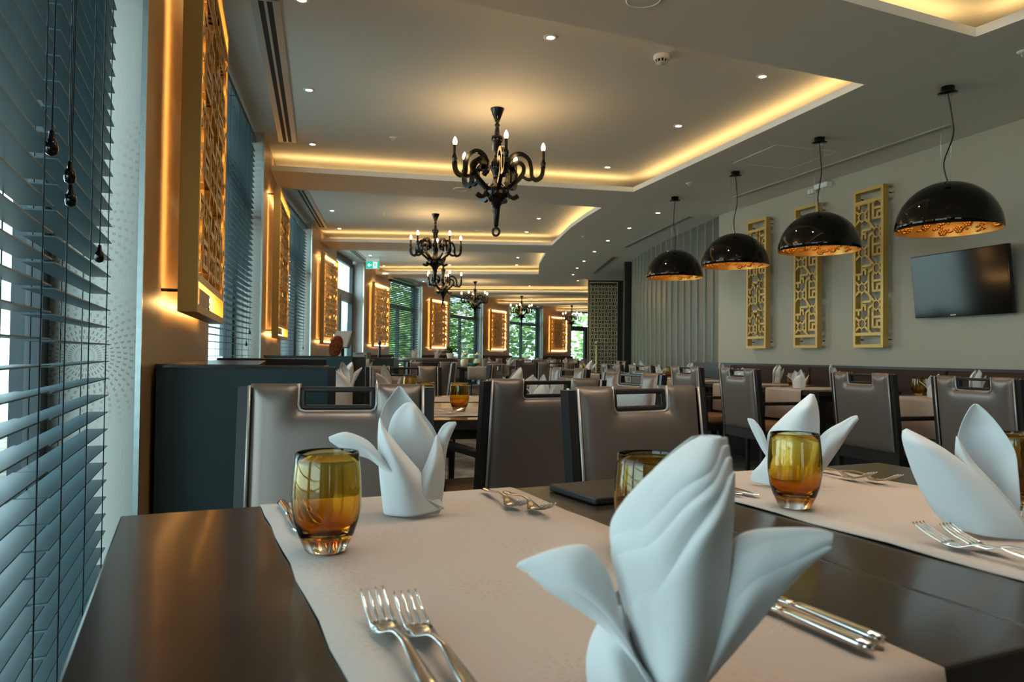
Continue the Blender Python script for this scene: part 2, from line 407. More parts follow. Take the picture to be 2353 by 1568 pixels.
# ------------------------------------------------------------------ blinds
SP = .045
def blind(win, y0, y1, label, single, zb=.16, zt=2.80, cords=(.12, .5, .88), pulls=(), xb=-.09, tilt=0):
    _, A, ang, L = win
    t = thing('venetian_blind', label, 'blind', A, ang, 'wooden venetian blinds of the window wall')
    obj('headrail', MB().box(xb - .03, xb + .03, y0, y1, zt, zt + .045), 'blind_wood', t)
    n = int((zt - zb) / SP)
    if single:
        me = MB().box(-.025, .025, 0, y1 - y0, -.0013, .0013).mesh('slat')
        for i in range(n):
            obj('slat', me, 'blind_wood', t, (xb, y0, zb + i * SP))
    else:
        mb = MB()
        for i in range(n):
            mb.M = Matrix.Translation((xb, 0, zb + i*SP)) @ Matrix.Rotation(R(tilt), 4, 'Y'); mb.box(-.025, .025, y0, y1, -.0013, .0013)
        obj('slat_stack', mb, 'blind_wood', t, kind='stuff')
    obj('bottom_rail', MB().box(xb - .026, xb + .026, y0, y1, zb - .045, zb - .028), 'blind_wood', t)
    for c in cords:
        y = y0 + (y1 - y0) * c
        obj('ladder_cord', MB().tube([(xb + .027, y, zb - .03), (xb + .027, y, zt)], .0013, 4).tube([(xb - .027, y, zb - .03), (xb - .027, y, zt)], .0013, 4), 'cord', t)
    for pl in pulls:
        if pl[0] > 3:
            n_ = nv(math.degrees(ang)); o_ = A + n_ * (xb + .034); d_ = gd(pl[0], pl[1], 1.0) - Vector((0, 0, CAMZ)); k_ = o_.xy.dot(n_.xy) / d_.xy.dot(n_.xy)
            q_ = d_ * k_; y, z = (q_ - A).xy.dot(dv(math.degrees(ang)).xy), q_.z + CAMZ
        else: y, z = pl
        pc = obj('pull_cord', MB().tube([(xb + .034, y, zt), (xb + .036, y, z + .6), (xb + .034, y, z + .03)], .0013, 4), 'cord', t)
        obj('tassel', MB().lathe([(.001, .036), (.004, .034), (.005, .022), (.009, .016), (.0105, .006), (.008, -.003), (.002, -.006)], 10, (xb + .034, y, z)), 'black_gloss', pc)
    return t
w1 = WIN[1]; L1 = w1[3] - .05
blind(w1, L1 - .765, L1 - .02, 'slatted blind of the nearest window, next to the patterned jamb', True, zb=.16 , pulls=((228, 598),))
blind(w1, L1 - 1.56, L1 - .79, 'slatted blind at the left edge, farther from the patterned jamb', True, zb=.163, pulls=((118, 350), (160, 415), (162, 468)))
blind(w1, .02, L1 - 1.58, 'slatted blind of the nearest window, beside the viewer outside the picture', False, zb=.16)
w2 = WIN[2]
blind(w2, .02, w2[3]/2 - .01, 'near half blind of the window behind the big gold screen', True, cords=(.15, .5, .85))
blind(w2, w2[3]/2 + .01, w2[3] - .02, 'far half blind of the window behind the big gold screen', True, cords=(.2, .5, .8), pulls=((w2[3] - .25, 1.15), (w2[3] - .45, 1.05)))
w3 = WIN[3]
blind(w3, .02, w3[3] - .02, 'blind of the third window, between second and third gold screens', False, cords=(.1, .3, .5, .7, .9), pulls=((w3[3] - .3, 1.05),))
for i, (w, t) in enumerate(zip(WIN[5:8], ('after the exit sign, bright greenery behind', 'between the fifth and sixth glowing screens', 'between the sixth and seventh glowing screens'))):
    blind(w, .02, w[3] - .02, 'slatted blind of the far window ' + t, False, cords=(.1, .5, .9), tilt=-32)
blind(WIN[0], .02, WIN[0][3] - .02, 'slatted blind of the window behind the viewer', False)

# ------------------------------------------------------------------ fretwork wall screens
def star(mb, c, ro, ri, x0, x1, band=.30):
    pts = []
    for k in range(16):
        a = pi / 8 * k; r = ro if k % 2 == 0 else ri
        pts.append((c[0] + r * cos(a), c[1] + r * sin(a)))
    ins = [(c[0] + (p[0]-c[0]) * (1-band), c[1] + (p[1]-c[1]) * (1-band)) for p in pts]
    n = 16; vs = [(x0, *p) for p in pts] + [(x0, *p) for p in ins] + [(x1, *p) for p in pts] + [(x1, *p) for p in ins]; fs = []
    for k in range(n):
        j = (k+1) % n
        fs += [(k, j, n+j, n+k), (2*n+k, 3*n+k, 3*n+j, 2*n+j), (k, 2*n+k, 2*n+j, j), (n+k, n+j, 3*n+j, 3*n+k)]
    mb.add(vs, fs)
TILE = [[(-.15, .205), (-.075, .205), (-.075, .275), (.03, .275), (.03, .315)], [(-.115, .165), (-.115, .205)],
        [(.15, .045), (.055, .045), (.055, .135), (.15, .135)], [(.105, .045), (.105, .10), (.15, .10)],
        [(.005, .02), (.005, .215), (.055, .245)], [(-.035, .115), (.005, .15)], [(-.035, .05), (.005, .02), (.03, -.005)],
        [(-.115, .05), (-.15, .02)], [(-.115, .11), (-.15, .135)], [(.055, .135), (.055, .19), (.07, .205)], [(-.035, .205), (-.035, .245), (-.075, .245)],
        [(.125, .275), (.15, .30)], [(.125, .205), (.15, .18)], [(.065, .275), (.03, .315)]]
def fret(w, h, y0, z0, x0, x1, bw=.016, tw=.30, th=.32):
    mb = MB(); nc = max(1, round(w / tw)); nr = max(1, math.ceil(h / th)); sx = w / (nc * .30); sz = 1.0
    def clip(p): return (min(max(p[0], y0), y0 + w), min(max(p[1], z0), z0 + h))
    for c in range(nc):
        for r in range(nr):
            oy = y0 + (c + .5) * .30 * sx; oz = z0 + r * th; m = -1 if c % 2 else 1
            for pl in TILE:
                q = [clip((oy + m * p[0] * sx, oz + p[1])) for p in pl]
                mb.bars(q, bw, x0, x1)
            for sy, sz_ in ((-.075, .08), (.095, .24)):
                if oz + sz_ + .055 < z0 + h: star(mb, (oy + m * sy * sx, oz + sz_), .056, .043, x0, x1)
    return mb
FRETS = {}
def wall_screen(label, o, rz, w, h, z0, gap, depth, led, group):
    t = thing('fretwork_screen', label, 'wall screen', o, rz, group); f = .028; cb = .105 if h < 1.6 else .1
    mb = MB().box(gap, gap+depth, 0, f, z0, z0+h).box(gap, gap+depth, w-f, w, z0, z0+h)
    mb.box(gap, gap+depth, f, w-f, z0+h-f, z0+h).box(gap, gap+depth, f, w-f, z0, z0+f)
    obj('frame', mb, 'gold_paint', t)
    for z in (z0 + cb, z0 + h - cb - f): obj('crossbar', MB().box(gap+depth*.55, gap+depth, f, w-f, z, z+f), 'gold_paint', t)
    key = (w, h, z0)
    if key not in FRETS: FRETS[key] = fret(w - 2*f, h - 2*cb - 2*f, f, z0 + cb + f, gap+depth*.6, gap+depth-.004, .0205).mesh('lattice')
    obj('lattice', FRETS[key], 'gold_paint', t)
    for y in (f/2, w - f/2):
        for z in (z0 + .07, z0 + h - .07): obj('standoff_pin', MB().tube([(0, y, z), (gap, y, z)], .006, 6), 'black_wood', t)
    if led:
        mb = MB(); x = gap + .010
        for y in (.032, w - .046): mb.add([(x, y, z0+.05), (x, y+.014, z0+.05), (x, y+.014, z0+h-.05), (x, y, z0+h-.05)], [(3, 2, 1, 0)])
        for z in (z0 + .032, z0 + h - .046): mb.add([(x, .05, z), (x, w-.05, z), (x, w-.05, z+.014), (x, .05, z+.014)], [(3, 2, 1, 0)])
        obj('led_strip', mb, 'led_screen', t)
    return t
SL = {1: 'tall gold fretwork screen nearest the viewer, seen almost edge-on beside the jamb', 2: 'second gold fretwork screen along the window wall, above the second booth panel',
      3: 'third gold fretwork screen of the window wall, above the payment terminal', 4: 'fourth gold fretwork screen of the window wall, below the exit sign',
      5: 'fifth glowing gold fretwork screen, left of the middle chandeliers', 6: 'sixth glowing gold fretwork screen, below the chandelier before the far windows',
      7: 'farthest glowing gold fretwork screen, beside the dark lattice cabinet'}
for k in range(1, 8):
    a, d = PIL[k]
    wall_screen(SL[k], Vector((*a, 0)), R(d), 1.15, 1.40, 1.13, .05, .06, True, 'gold screens on the window wall').location = Vector((*a, 0)) + dv(d) * (.36 if k == 1 else .42)
for px0, px1, lb in ((1715.2, 1759.2, 'gold fretwork wall screen farthest from the television, next to the glass wall'), (1824.8, 1877.8, 'middle of the three gold fretwork screens on the beige wall'), (1958.6, 2029.1, 'gold fretwork wall screen nearest the television')):
    r = (px1 - W_/2) / FPX; y = (U0 - .10) / (nv(AW).x * r + nv(AW).y); p = Vector((r * y, y, 0)); v = p.dot(dv(AW))
    wall_screen(lb, uv(U0, v + .35), R(AW + 180), .35, 1.42, 1.10, .04, .06, False, 'gold screens on the beige wall')

# free-standing lattice cabinet
t = thing('lattice_cabinet', 'tall dark cabinet with a fine brass lattice door', 'cabinet', (1.56, 15.0, 0), R(-4))
obj('body', MB().box(0, .78, .03, .45, 0, 2.55), 'black_panel', t)
obj('door_back', MB().box(.03, .60, .02, .03, .03, 2.50), 'black_panel', t)
mb = MB()
s = .075
for i in range(8):
    for j in range(33):
        cx, cz = .055 + i * .070, .08 + j * s
        if cz > 2.45: continue
        m = 1 if (i + j) % 2 else -1
        def P(a, b): return (cx + a, cz + b)
        mb.bars([P(-.018, 0), P(0, .018), P(.018, 0), P(0, -.018), P(-.018, 0)], .007, 0, .012)
        mb.bars([P(m*.018, 0), P(m*.035, 0), P(m*.035, .0375)], .007, 0, .012); mb.bars([P(-m*.018, 0), P(-m*.035, 0), P(-m*.035, -.0375)], .007, 0, .012)
        mb.bars([P(0, .018), P(0, .0375), P(-m*.022, .0375)], .007, 0, .012); mb.bars([P(0, -.018), P(0, -.0375), P(m*.022, -.0375)], .007, 0, .012)
me = mb.mesh('door_lattice')
for v in me.vertices: x, y, z = v.co; v.co = (y, .02 - x, z)
obj('door_lattice', me, 'brass_screen', t)
obj('door_frame', MB().box(.0, .022, .0, .03, 0, 2.55).box(.595, .617, .0, .03, 0, 2.55).box(0, .617, 0, .03, 2.52, 2.55), 'black_panel', t)
obj('brass_border', MB().box(.024, .031, .004, .02, .03, 2.51).box(.586, .593, .004, .02, .03, 2.51).box(.031, .586, .004, .02, 2.50, 2.51), 'brass_screen', t)
obj('pole_handle', MB().tube([(.17, -.04, .2), (.17, -.04, 1.22)], .018, 10).sphere((.17, -.04, 1.27), .03, 10).tube([(.17, -.04, .3), (.17, .02, .3)], .01, 6).tube([(.17, -.04, 1.1), (.17, .02, 1.1)], .01, 6), 'brass_screen', t)

# ------------------------------------------------------------------ television, banquette
def on_wall(px, u): r = (px - W_/2) / FPX; y = u / (nv(AW).x * r + nv(AW).y); return Vector((r*y, y, 0)).dot(dv(AW))
va, vb = on_wall(2103, U0 - .09), on_wall(2328, U0 - .09)
tv = thing('television', 'flat black television hung on the beige wall', 'television', uv(U0 - .09, va, 1.335), R(AW + 180))
Lt = va - vb
Mt = Matrix.Rotation(R(6), 4, 'Y')
b = MB(); b.M = Mt; b.rbox(-.035, 0, 0, Lt, 0, .50, .006); obj('casing', b, 'tv_black', tv)
b = MB(); b.M = Mt; b.box(0, .0015, .012, Lt - .012, .03, .49); obj('panel', b, 'tv_black', tv)
b = MB(); b.M = Mt; b.box(.0005, .003, Lt*.40, Lt*.455, .009, .016); obj('logo_mark', b, 'white_plastic', tv)
obj('wall_mount', MB().box(-.10, -.03, Lt*.35, Lt*.65, .15, .40), 'black_wood', tv)

bq = thing('banquette', 'long dark brown upholstered bench along the beige wall', 'bench', uv(U0, 0), R(AW + 180))
# local +x into the room, +y towards the viewer (= -v)
obj('dado', MB().box(.0, .05, -8.25, 5.6, 0, .934), 'black_wood', bq)
obj('plinth', MB().box(.05, .58, -8.0, 5.6, 0, .30), 'black_wood', bq)
cuts = [-7.3] + [-on_wall(x, U0 - .12) for x in (1868, 2183)] ; stp = cuts[2] - cuts[1]
ys = cuts[:1] + [cuts[1]] + [cuts[1] + stp * i for i in range(1, 7)]
for y0, y1 in zip(ys[:-1], ys[1:]):
    obj('back_cushion', MB().rbox(.05, .16, y0 + .006, y1 - .006, .44, .912, .02), 'banquette_fabric', bq)
    obj('seat_cushion', MB().rbox(.10, .58, y0 + .004, y1 - .004, .30, .45, .025), 'banquette_fabric', bq)

# ------------------------------------------------------------------ ceiling fittings
def down(px, py, z, label, r=.042, power=16.0, group='recessed downlights'):
    p = gp(px, py, z); t = thing('downlight', label, 'downlight', (p.x, p.y, z), 0, group)
    obj('trim_ring', DL[0], 'white_plastic', t); obj('lens', DL[1], 'spot_lens', t)
    l = light('SPOT', 'spot_beam', t, (0, 0, -.012), power, (1, .89, .74), .03, spot_size=R(95), spot_blend=.6)
    return t
DL = [MB().lathe([(.024, -.001), (.025, -.006), (.042, -.004), (.043, 0)], 16, cap=False).mesh('trim_ring'),
      MB().lathe([(.0241, -.003), (.001, -.0035)], 12).mesh('lens')]
C1 = [(1265, 85, 'in the first coffer, nearest the bulkhead edge'), (1752, 175, 'in the first coffer, closest to its right corner'), (1559, 289, 'in the first coffer, middle of its right row'),
      (1396, 384, 'in the first coffer, far end of its right row'), (710, 206, 'in the first coffer, beside the air slot'), (718, 331, 'in the first coffer, above the left cove glow'),
      (1072, 355, 'in the first coffer, behind the nearest chandelier'), (693, -2, 'at the top edge of the picture by the air slot')]
for x, y, s in C1: down(x, y, Z2, 'recessed downlight ' + s)
for i, (x, y) in enumerate([(763, 484), (780, 525), (1238, 502), (1210, 533)]):
    down(x, y, Z2, 'recessed downlight in the second coffer, ' + ['near left', 'far left', 'near right', 'far right'][i])
for i, (x, y) in enumerate([(851, 587), (882, 611), (1190, 592), (1187, 609), (1033, 609)]):
    down(x, y, Z2, 'small recessed downlight in the third coffer, ' + ['near left above the exit sign', 'far left beside the exit sign', 'near right', 'far right', 'behind the third chandelier'][i])
for i, (x, y) in enumerate([(1512, 489), (1446, 524), (1397, 553), (1366, 578), (1342, 600), (1326, 616), (1317, 631), (1328, 645)]):
    down(x, y, Z1, 'recessed downlight of the soffit row past the pendants, %s from the viewer' % ['first', 'second', 'third', 'fourth', 'fifth', 'sixth', 'seventh', 'eighth'][i])
for i, (x, y) in enumerate([(973, 647), (1217, 657), (1140, 688), (1221, 686), (1306, 685)]):
    down(x, y, Z2, 'tiny recessed downlight of the far coffers, %s' % ['leftmost', 'right of the fourth chandelier', 'left of the fifth chandelier', 'right of the fifth chandelier', 'over the last chandelier'][i])
for x, y, i in ((-.35, 1.55, 0), (.55, 2.0, 1), (1.45, 2.4, 2), (.45, .75, 3), (1.3, 1.2, 4), (2.2, 1.6, 5)):  # unseen downlights added to throw warm light on the foreground runners
    q = Vector((x, y, Z2)); t = thing('downlight', 'added unseen downlight over the foreground table, ' + ('far left', 'far middle', 'far right', 'near left', 'near middle', 'near right')[i], 'downlight', q, 0, 'recessed downlights')
    obj('trim_ring', DL[0], 'white_plastic', t); obj('lens', DL[1], 'spot_lens', t)
    light('SPOT', 'spot_beam', t, (0, 0, -.012), 16, (1, .89, .74), .03, spot_size=R(95), spot_blend=.6)
def slot(label, p, q, w=.16, n=2):
    d = (q - p); L = d.length; t = thing('air_slot', label, 'air vent', p, math.atan2(-d.x, d.y), 'slot diffusers in the ceiling')
    obj('flange', MB().box(-w/2, -w/2 + w*.26, 0, L, -.006, 0).box(w/2 - w*.26, w/2, 0, L, -.006, 0).box(-w*.05, w*.05, 0, L, -.006, 0).box(-w/2, w/2, -.015, 0, -.006, 0).box(-w/2, w/2, L, L+.015, -.006, 0), 'slot_metal', t)
    for s in (-1, 1): obj('slot_gap', MB().box(*sorted((s*w*.05, s*w*.24)), 0, L, -.004, -.001), 'slot_black', t)
    return t
slot('long double air slot in the first coffer beside the window', gp(609, 0, Z2), gp(661, 325, Z2), .155)
slot('double air slot in the second coffer beside the window', gp(690, 436, Z2), gp(740, 522, Z2), .15)
slot('short air slot in the third coffer beside the exit sign', gp(809, 575, Z2), gp(840, 600, Z2), .15)
slot('long thin air slot above the beige wall', gp(2190, 287, Z1), gp(1693, 453, Z1), .09)
slot('thin air slot in the soffit beside the glass wall', gp(1588, 497, Z1), gp(1438, 568, Z1), .10)
slot('short air slot in the soffit before the lattice cabinet', gp(1413, 590, Z1), gp(1365, 628, Z1), .11)
p = gp(1745, 352, Z1); q = gp(1850, 372, Z1)
t = thing('access_panel', 'faint square ceiling access panel between the pendants', 'access panel', gp(1800, 362, Z1), R(AW))
obj('edge_frame', MB().box(-.30, .30, -.30, -.294, -.0025, 0).box(-.30, .30, .294, .30, -.0025, 0).box(-.30, -.294, -.294, .294, -.0025, 0).box(.294, .30, -.294, .294, -.0025, 0), 'lip_paint', t)
obj('door', MB().box(-.290, .290, -.290, .290, -.0018, 0), 'ceiling_paint', t)
p = gp(1520, 128, Z2)
t = thing('smoke_detector', 'white round smoke detector in the first coffer', 'smoke detector', p)
obj('base', MB().lathe([(.050, 0), (.050, -.022), (.046, -.028)], 24), 'white_plastic', t)
obj('sensor_cage', MB().lathe([(.034, -.026), (.034, -.044)], 20), 'slot_black', t)
for k in range(10):
    a = 2*pi*k/10; obj('cage_rib', MB().tube([(.040*cos(a), .040*sin(a), -.026), (.030*cos(a), .030*sin(a), -.048)], .004, 5), 'white_plastic', t)
obj('cap', MB().lathe([(.033, -.044), (.030, -.050), (.001, -.051)], 20), 'grille_white', t)
for px, py, z, r, s in ((1480, -4, Z1, .088, 'round flush ceiling speaker at the top of the picture'), (1058, 434, Z1, .075, 'round flush ceiling speaker on the beam below the nearest chandelier'), (1105, 530, Z2, .085, 'round flush ceiling speaker in the second coffer'), (1112, 609, Z2, .11, 'round flush ceiling speaker in the third coffer')):
    t = thing('ceiling_speaker', s, 'speaker', gp(px, py, z), 0, 'flush speakers')
    obj('rim', MB().lathe([(r, 0), (r, -.008), (r*.9, -.010), (r*.88, -.006)], 28, cap=False), 'white_plastic', t)
    obj('grille', MB().lathe([(r*.89, -.006), (.001, -.009)], 28), 'grille_white', t)
for px, py, z, s in ((903, 316, Z2, 'small sprinkler head left of the nearest chandelier'), (1583, 421, Z1, 'small sprinkler head on the soffit between the pendants'), (1340, 543, Z1, 'small sprinkler head on the soffit past the second coffer'), (880, 491, Z2, 'tiny sprinkler head in the second coffer'), (2351, 118, Z1, 'sprinkler head at the right edge of the picture')):
    t = thing('sprinkler', s, 'sprinkler', gp(px, py, z), 0, 'ceiling sprinklers')
    obj('rosette', MB().lathe([(.032, 0), (.030, -.006), (.012, -.010)], 16), 'white_plastic', t)
    obj('frame_arms', MB().tube([(-.008, 0, -.008), (-.011, 0, -.022), (0, 0, -.036), (.011, 0, -.022), (.008, 0, -.008)], .0025, 5), 'white_plastic', t)
    obj('deflector', MB().lathe([(.013, -.036), (.013, -.038)], 10), 'slot_metal', t)
# exit sign
p = gd(840.5, 618, 14.4); t = thing('exit_sign', 'green running man exit sign hanging from the ceiling', 'sign', p, R(-1))
obj('housing', MB().rbox(0, .272, 0, .04, 0, .205, .004), 'white_plastic', t)
obj('green_face', MB().box(.008, .264, -.004, 0, .008, .145), 'sign_green', t)
def flat(name, polys, m, y=-.006):
    mb = MB()
    for q in polys: mb.add([(x, y, z) for x, z in q] + [(x, y + .003, z) for x, z in q], [tuple(range(len(q))), tuple(range(2*len(q)-1, len(q)-1, -1))] + [(i, (i+1) % len(q), (i+1) % len(q) + len(q), i + len(q)) for i in range(len(q))])
    return obj(name, mb, m, t)
flat('arrow', [[(.035, .075), (.062, .105), (.080, .105), (.063, .083), (.115, .083), (.115, .067), (.063, .067), (.080, .045), (.062, .045)]], 'sign_white')
flat('doorway', [[(.145, .018), (.225, .018), (.225, .135), (.145, .135)]], 'sign_white')
flat('running_figure', [[(.172, .128), (.160, .120), (.168, .108), (.180, .112), (.183, .124)], [(.178, .110), (.200, .098), (.222, .104), (.224, .098), (.204, .086), (.192, .070), (.212, .060), (.222, .036), (.214, .032), (.202, .052), (.184, .058), (.176, .040), (.158, .022), (.150, .026), (.168, .046), (.172, .066), (.176, .086), (.160, .080), (.154, .098), (.160, .100), (.166, .090)]], 'sign_green', -.009)
obj('hanger', MB().box(.06, .07, .015, .025, .205, Z2 - p.z - .001).box(.20, .21, .015, .025, .205, Z2 - p.z - .001), 'white_plastic', t)
p = gp(897, 634, Z1); t = thing('dome_camera', 'white and black security dome camera under the third beam', 'camera', p)
obj('mount', MB().lathe([(.060, 0), (.060, -.06), (.052, -.07)], 16), 'white_plastic', t)
obj('dome', MB().lathe([(.05, -.07), (.045, -.10), (.025, -.125), (.001, -.13)], 16), 'black_gloss', t)
t = thing('sensor_box', 'small white sensor box fixed where the beige wall meets the ceiling', 'sensor', uv(U0, on_wall(1890, U0), 2.66), R(AW + 180))
obj('body', MB().rbox(.0, .07, -.05, .13, 0, .05, .006), 'white_plastic', t)
for k in (0, 1): obj('lamp_head', MB().box(.01, .05, -.13 + k*.045 - .03, -.13 + k*.045, -.02, .025), 'white_plastic', t)

# ------------------------------------------------------------------ chandeliers
K = .000858
def arm_pts(l): return [((r) * K, -(y - 195) * K) for r, y in l]
def smooth(pts, n=4):
    out = []
    P = [Vector(p) for p in pts]
    for i in range(len(P) - 1):
        p0 = P[max(i-1, 0)]; p1 = P[i]; p2 = P[i+1]; p3 = P[min(i+2, len(P)-1)]
        for k in range(n):
            t = k / n
            out.append(.5 * ((2*p1) + (p2-p0)*t + (2*p0-5*p1+4*p2-p3)*t*t + (3*p1-p0-3*p2+p3)*t**3))
    return out + [P[-1]]
ARM_A = arm_pts([(417, 735), (415, 780), (395, 825), (352, 845), (318, 815), (312, 740), (290, 665), (232, 615), (172, 612), (122, 650), (108, 705), (128, 745), (165, 740)])
ARM_B = arm_pts([(198, 985), (150, 1008), (108, 978), (100, 932), (150, 880), (215, 822), (245, 762), (235, 712), (192, 686), (152, 702), (138, 740), (162, 770)])
LINK = arm_pts([(330, 830), (285, 842), (235, 815)])
CH = {}
b = MB(); 
def chz(y): return -(y - 195) * K
b.lathe([(63*K, 0), (62*K, -.006), (18*K, chz(318)), (14*K, chz(322))], 24)
CH['canopy'] = b.mesh('canopy')
b = MB().lathe([(.006, chz(315)), (.012, chz(325)), (24*K, chz(340)), (24*K, chz(352)), (16*K, chz(356)), (26*K, chz(438)), (50*K, chz(446)), (53*K, chz(470)), (50*K, chz(495)), (38*K, chz(508)), (38*K, chz(575)), (22*K, chz(590)), (24*K, chz(620)), (20*K, chz(640)), (40*K, chz(660)), (60*K, chz(700)), (56*K, chz(750)), (34*K, chz(790)), (30*K, chz(830)), (40*K, chz(865)), (86*K, chz(890)), (108*K, chz(945)), (98*K, chz(1000)), (60*K, chz(1038)), (48*K, chz(1045)), (49*K, chz(1066)), (38*K, chz(1072)), (34*K, chz(1120)), (22*K, chz(1252)), (14*K, chz(1262)), (.004, chz(1268))], 20)
CH['stem'] = b.mesh('stem')
b = MB(); c = Vector((0, 0, chz(1308))); b.tube([c + Vector((.026*cos(a*pi/10), 0, .030*sin(a*pi/10))) for a in range(20)], .0095, 7, closed=True)
CH['ring'] = b.mesh('ring')
b = MB(); side = (0, 1, 0)
b.tube([(p.x, 0, p.y) for p in smooth(ARM_A)], 0, rect=(.029, .030, side)); CH['scroll_arm'] = b.mesh('scroll_arm')
b = MB(); b.tube([(p.x, 0, p.y) for p in smooth(ARM_B)], 0, rect=(.029, .030, side)).tube([(p.x, 0, p.y) for p in smooth(LINK)], 0, rect=(.022, .024, side)); CH['scroll_foot'] = b.mesh('scroll_foot')
cr = 417 * K
b = MB().lathe([(.012, chz(745)), (.020, chz(738)), (.017, chz(722)), (.021, chz(708)), (.022, chz(690)), (.015, chz(678)), (.014, chz(665))], 14, (cr, 0, 0)); CH['candle_cup'] = b.mesh('candle_cup')
b = MB().lathe([(.0135, chz(672)), (.0135, chz(585))], 12, (cr, 0, 0)); CH['candle'] = b.mesh('candle')
b = MB().lathe([(.010, 0), (.0155, .014), (.016, .026), (.011, .044), (.004, .058), (.001, .061)], 9, (cr, 0, chz(585))); CH['flame_bulb'] = b.mesh('flame_bulb')
def chandelier(p, label, rot, arms=5, sc=1.0):
    t = thing('chandelier', label, 'chandelier', p, R(rot), 'black scroll chandeliers'); t.scale = (sc, sc, sc)
    obj('canopy', CH['canopy'], 'chandelier_black', t); st = obj('stem', CH['stem'], 'chandelier_black', t); obj('ring', CH['ring'], 'chandelier_black', t)
    for k in range(arms):
        a = 2*pi*k/arms
        ar = obj('scroll_arm', CH['scroll_arm'], 'chandelier_black', t, rz=a); obj('scroll_foot', CH['scroll_foot'], 'chandelier_black', t, rz=a)
        obj('candle_cup', CH['candle_cup'], 'chandelier_black', ar); obj('candle', CH['candle'], 'candle_tube', ar); obj('flame_bulb', CH['flame_bulb'], 'bulb', ar)
    light('POINT', 'candle_glow', t, (0, 0, -.40), 8, (1, .60, .26), .34)
    return t
for px, py, z, s, r in ((1143, 250, Z2, 'nearest and largest black scroll chandelier with candle bulbs', -6), (1001, 492, Z2, 'second black scroll chandelier from the viewer', 20), (1019, 594, Z2, 'third chandelier, partly hidden behind the second', 8),
                        (1092, 647, Z2, 'fourth black chandelier, left of the glowing far screens', 30), (1199, 680, Z2, 'fifth black chandelier, in front of a far window', 45), (1314, 702, Z2, 'farthest black chandelier, beside the lattice cabinet', 10)):
    chandelier(gp(px, py, z), s, r)
chandelier(Vector((1.05, 1.75, Z2)), 'added unseen black scroll chandelier over the foreground table, above the picture', 12)  # out-of-view chandelier added for its light on the foreground table

# ------------------------------------------------------------------ dome pendants
DR = .305
b = MB(); prof = [(DR*sin(pi/2*i/16), DR*cos(pi/2*i/16)) for i in range(1, 17)]
b.lathe([(.001, DR)] + prof + [(DR - .004, -.001)], 48, cap=False); PD = {'dome': b.mesh('dome')}
b = MB(); ri = DR - .006; b.lathe([(DR - .0035, 0)] + [(ri*sin(pi/2*i/14), ri*cos(pi/2*i/14)) for i in range(13, 0, -1)] + [(.001, ri)], 48, cap=False); PD['inner_shell'] = b.mesh('inner_shell')
b = MB(); rnd = random.Random(3)
def on_shell(a, e, off=0): rr = ri - off; return Vector((rr*cos(e)*cos(a), rr*cos(e)*sin(a), rr*sin(e)))
for k in range(110):
    a0 = rnd.random()*2*pi; e0 = rnd.choice([.09, .13, .18, .26, .36, .5]) + rnd.random()*.06
    if rnd.random() < .5:
        for j in range(6):
            q = 2*pi*j/6; c = on_shell(a0 + .055*cos(q)/cos(e0), e0 + .05*sin(q), .008); b.sphere(c, .013, 6, (1, 1, .8))
        b.sphere(on_shell(a0, e0, .012), .009, 6)
    else:
        for j in range(4): b.sphere(on_shell(a0 + .05*j, e0 + .035*sin(j*1.8), .006), .011, 6, (1.2, .8, .7))
PD['relief'] = b.mesh('floral_relief')
PD['canopy'] = MB().lathe([(.040, 0), (.040, -.036), (.058, -.038), (.058, -.043), (.001, -.044)], 24).mesh('canopy')
def pendant(px, py, rim_py, rim_px, label, bend):
    p = gp(px, py, Z1); q = gd(rim_px, rim_py, p.y); zr = q.z - Z1
    t = thing('dome_pendant', label, 'pendant lamp', p, 0, 'black dome pendants')
    obj('canopy', PD['canopy'], 'black_gloss', t)
    o = obj('dome', PD['dome'], 'black_gloss', t, (0, 0, zr)); i = obj('inner_shell', PD['inner_shell'], 'gold_leaf', t, (0, 0, zr))
    obj('floral_relief', PD['relief'], 'gold_leaf', i, kind='stuff')
    top = zr + DR
    obj('cord', MB().tube([(p_.x, p_.y, p_.z) for p_ in smooth([Vector((0, 0, -.04)), Vector((.02*bend, 0, top*.25)), Vector((.035*bend, 0, top*.5)), Vector((-.025*bend, 0, top*.8)), Vector((0, 0, top - .002))], 6)], .0045, 6), 'black_wood', t)
    obj('steel_wire', MB().tube([(.035, .02, -.04), (.03, .02, top - .01)], .0008, 4).tube([(-.035, .02, -.04), (-.03, .02, top - .01)], .0008, 4), 'steel_trim', t)
    obj('lamp', MB().lathe([(.012, DR*.80), (.03, DR*.72), (.03, DR*.6), (.001, DR*.55)], 10, (0, 0, zr)), 'pendant_bulb', t)
    light('POINT', 'lamp_glow', t, (0, 0, zr + .10), .9, (1, .62, .28), .04)
pendant(2178, 200, 529, 2183, 'nearest black dome pendant with gold inside, above the television', 1.0)
pendant(1883, 317, 577, 1885, 'second black dome pendant, in front of two gold screens', .45)
pendant(1690, 395, 612, 1692, 'third black dome pendant, before the screen next to the glass wall', .5)
pendant(1551, 453, 639, 1552, 'farthest black dome pendant, in front of the glass wall', -.35)

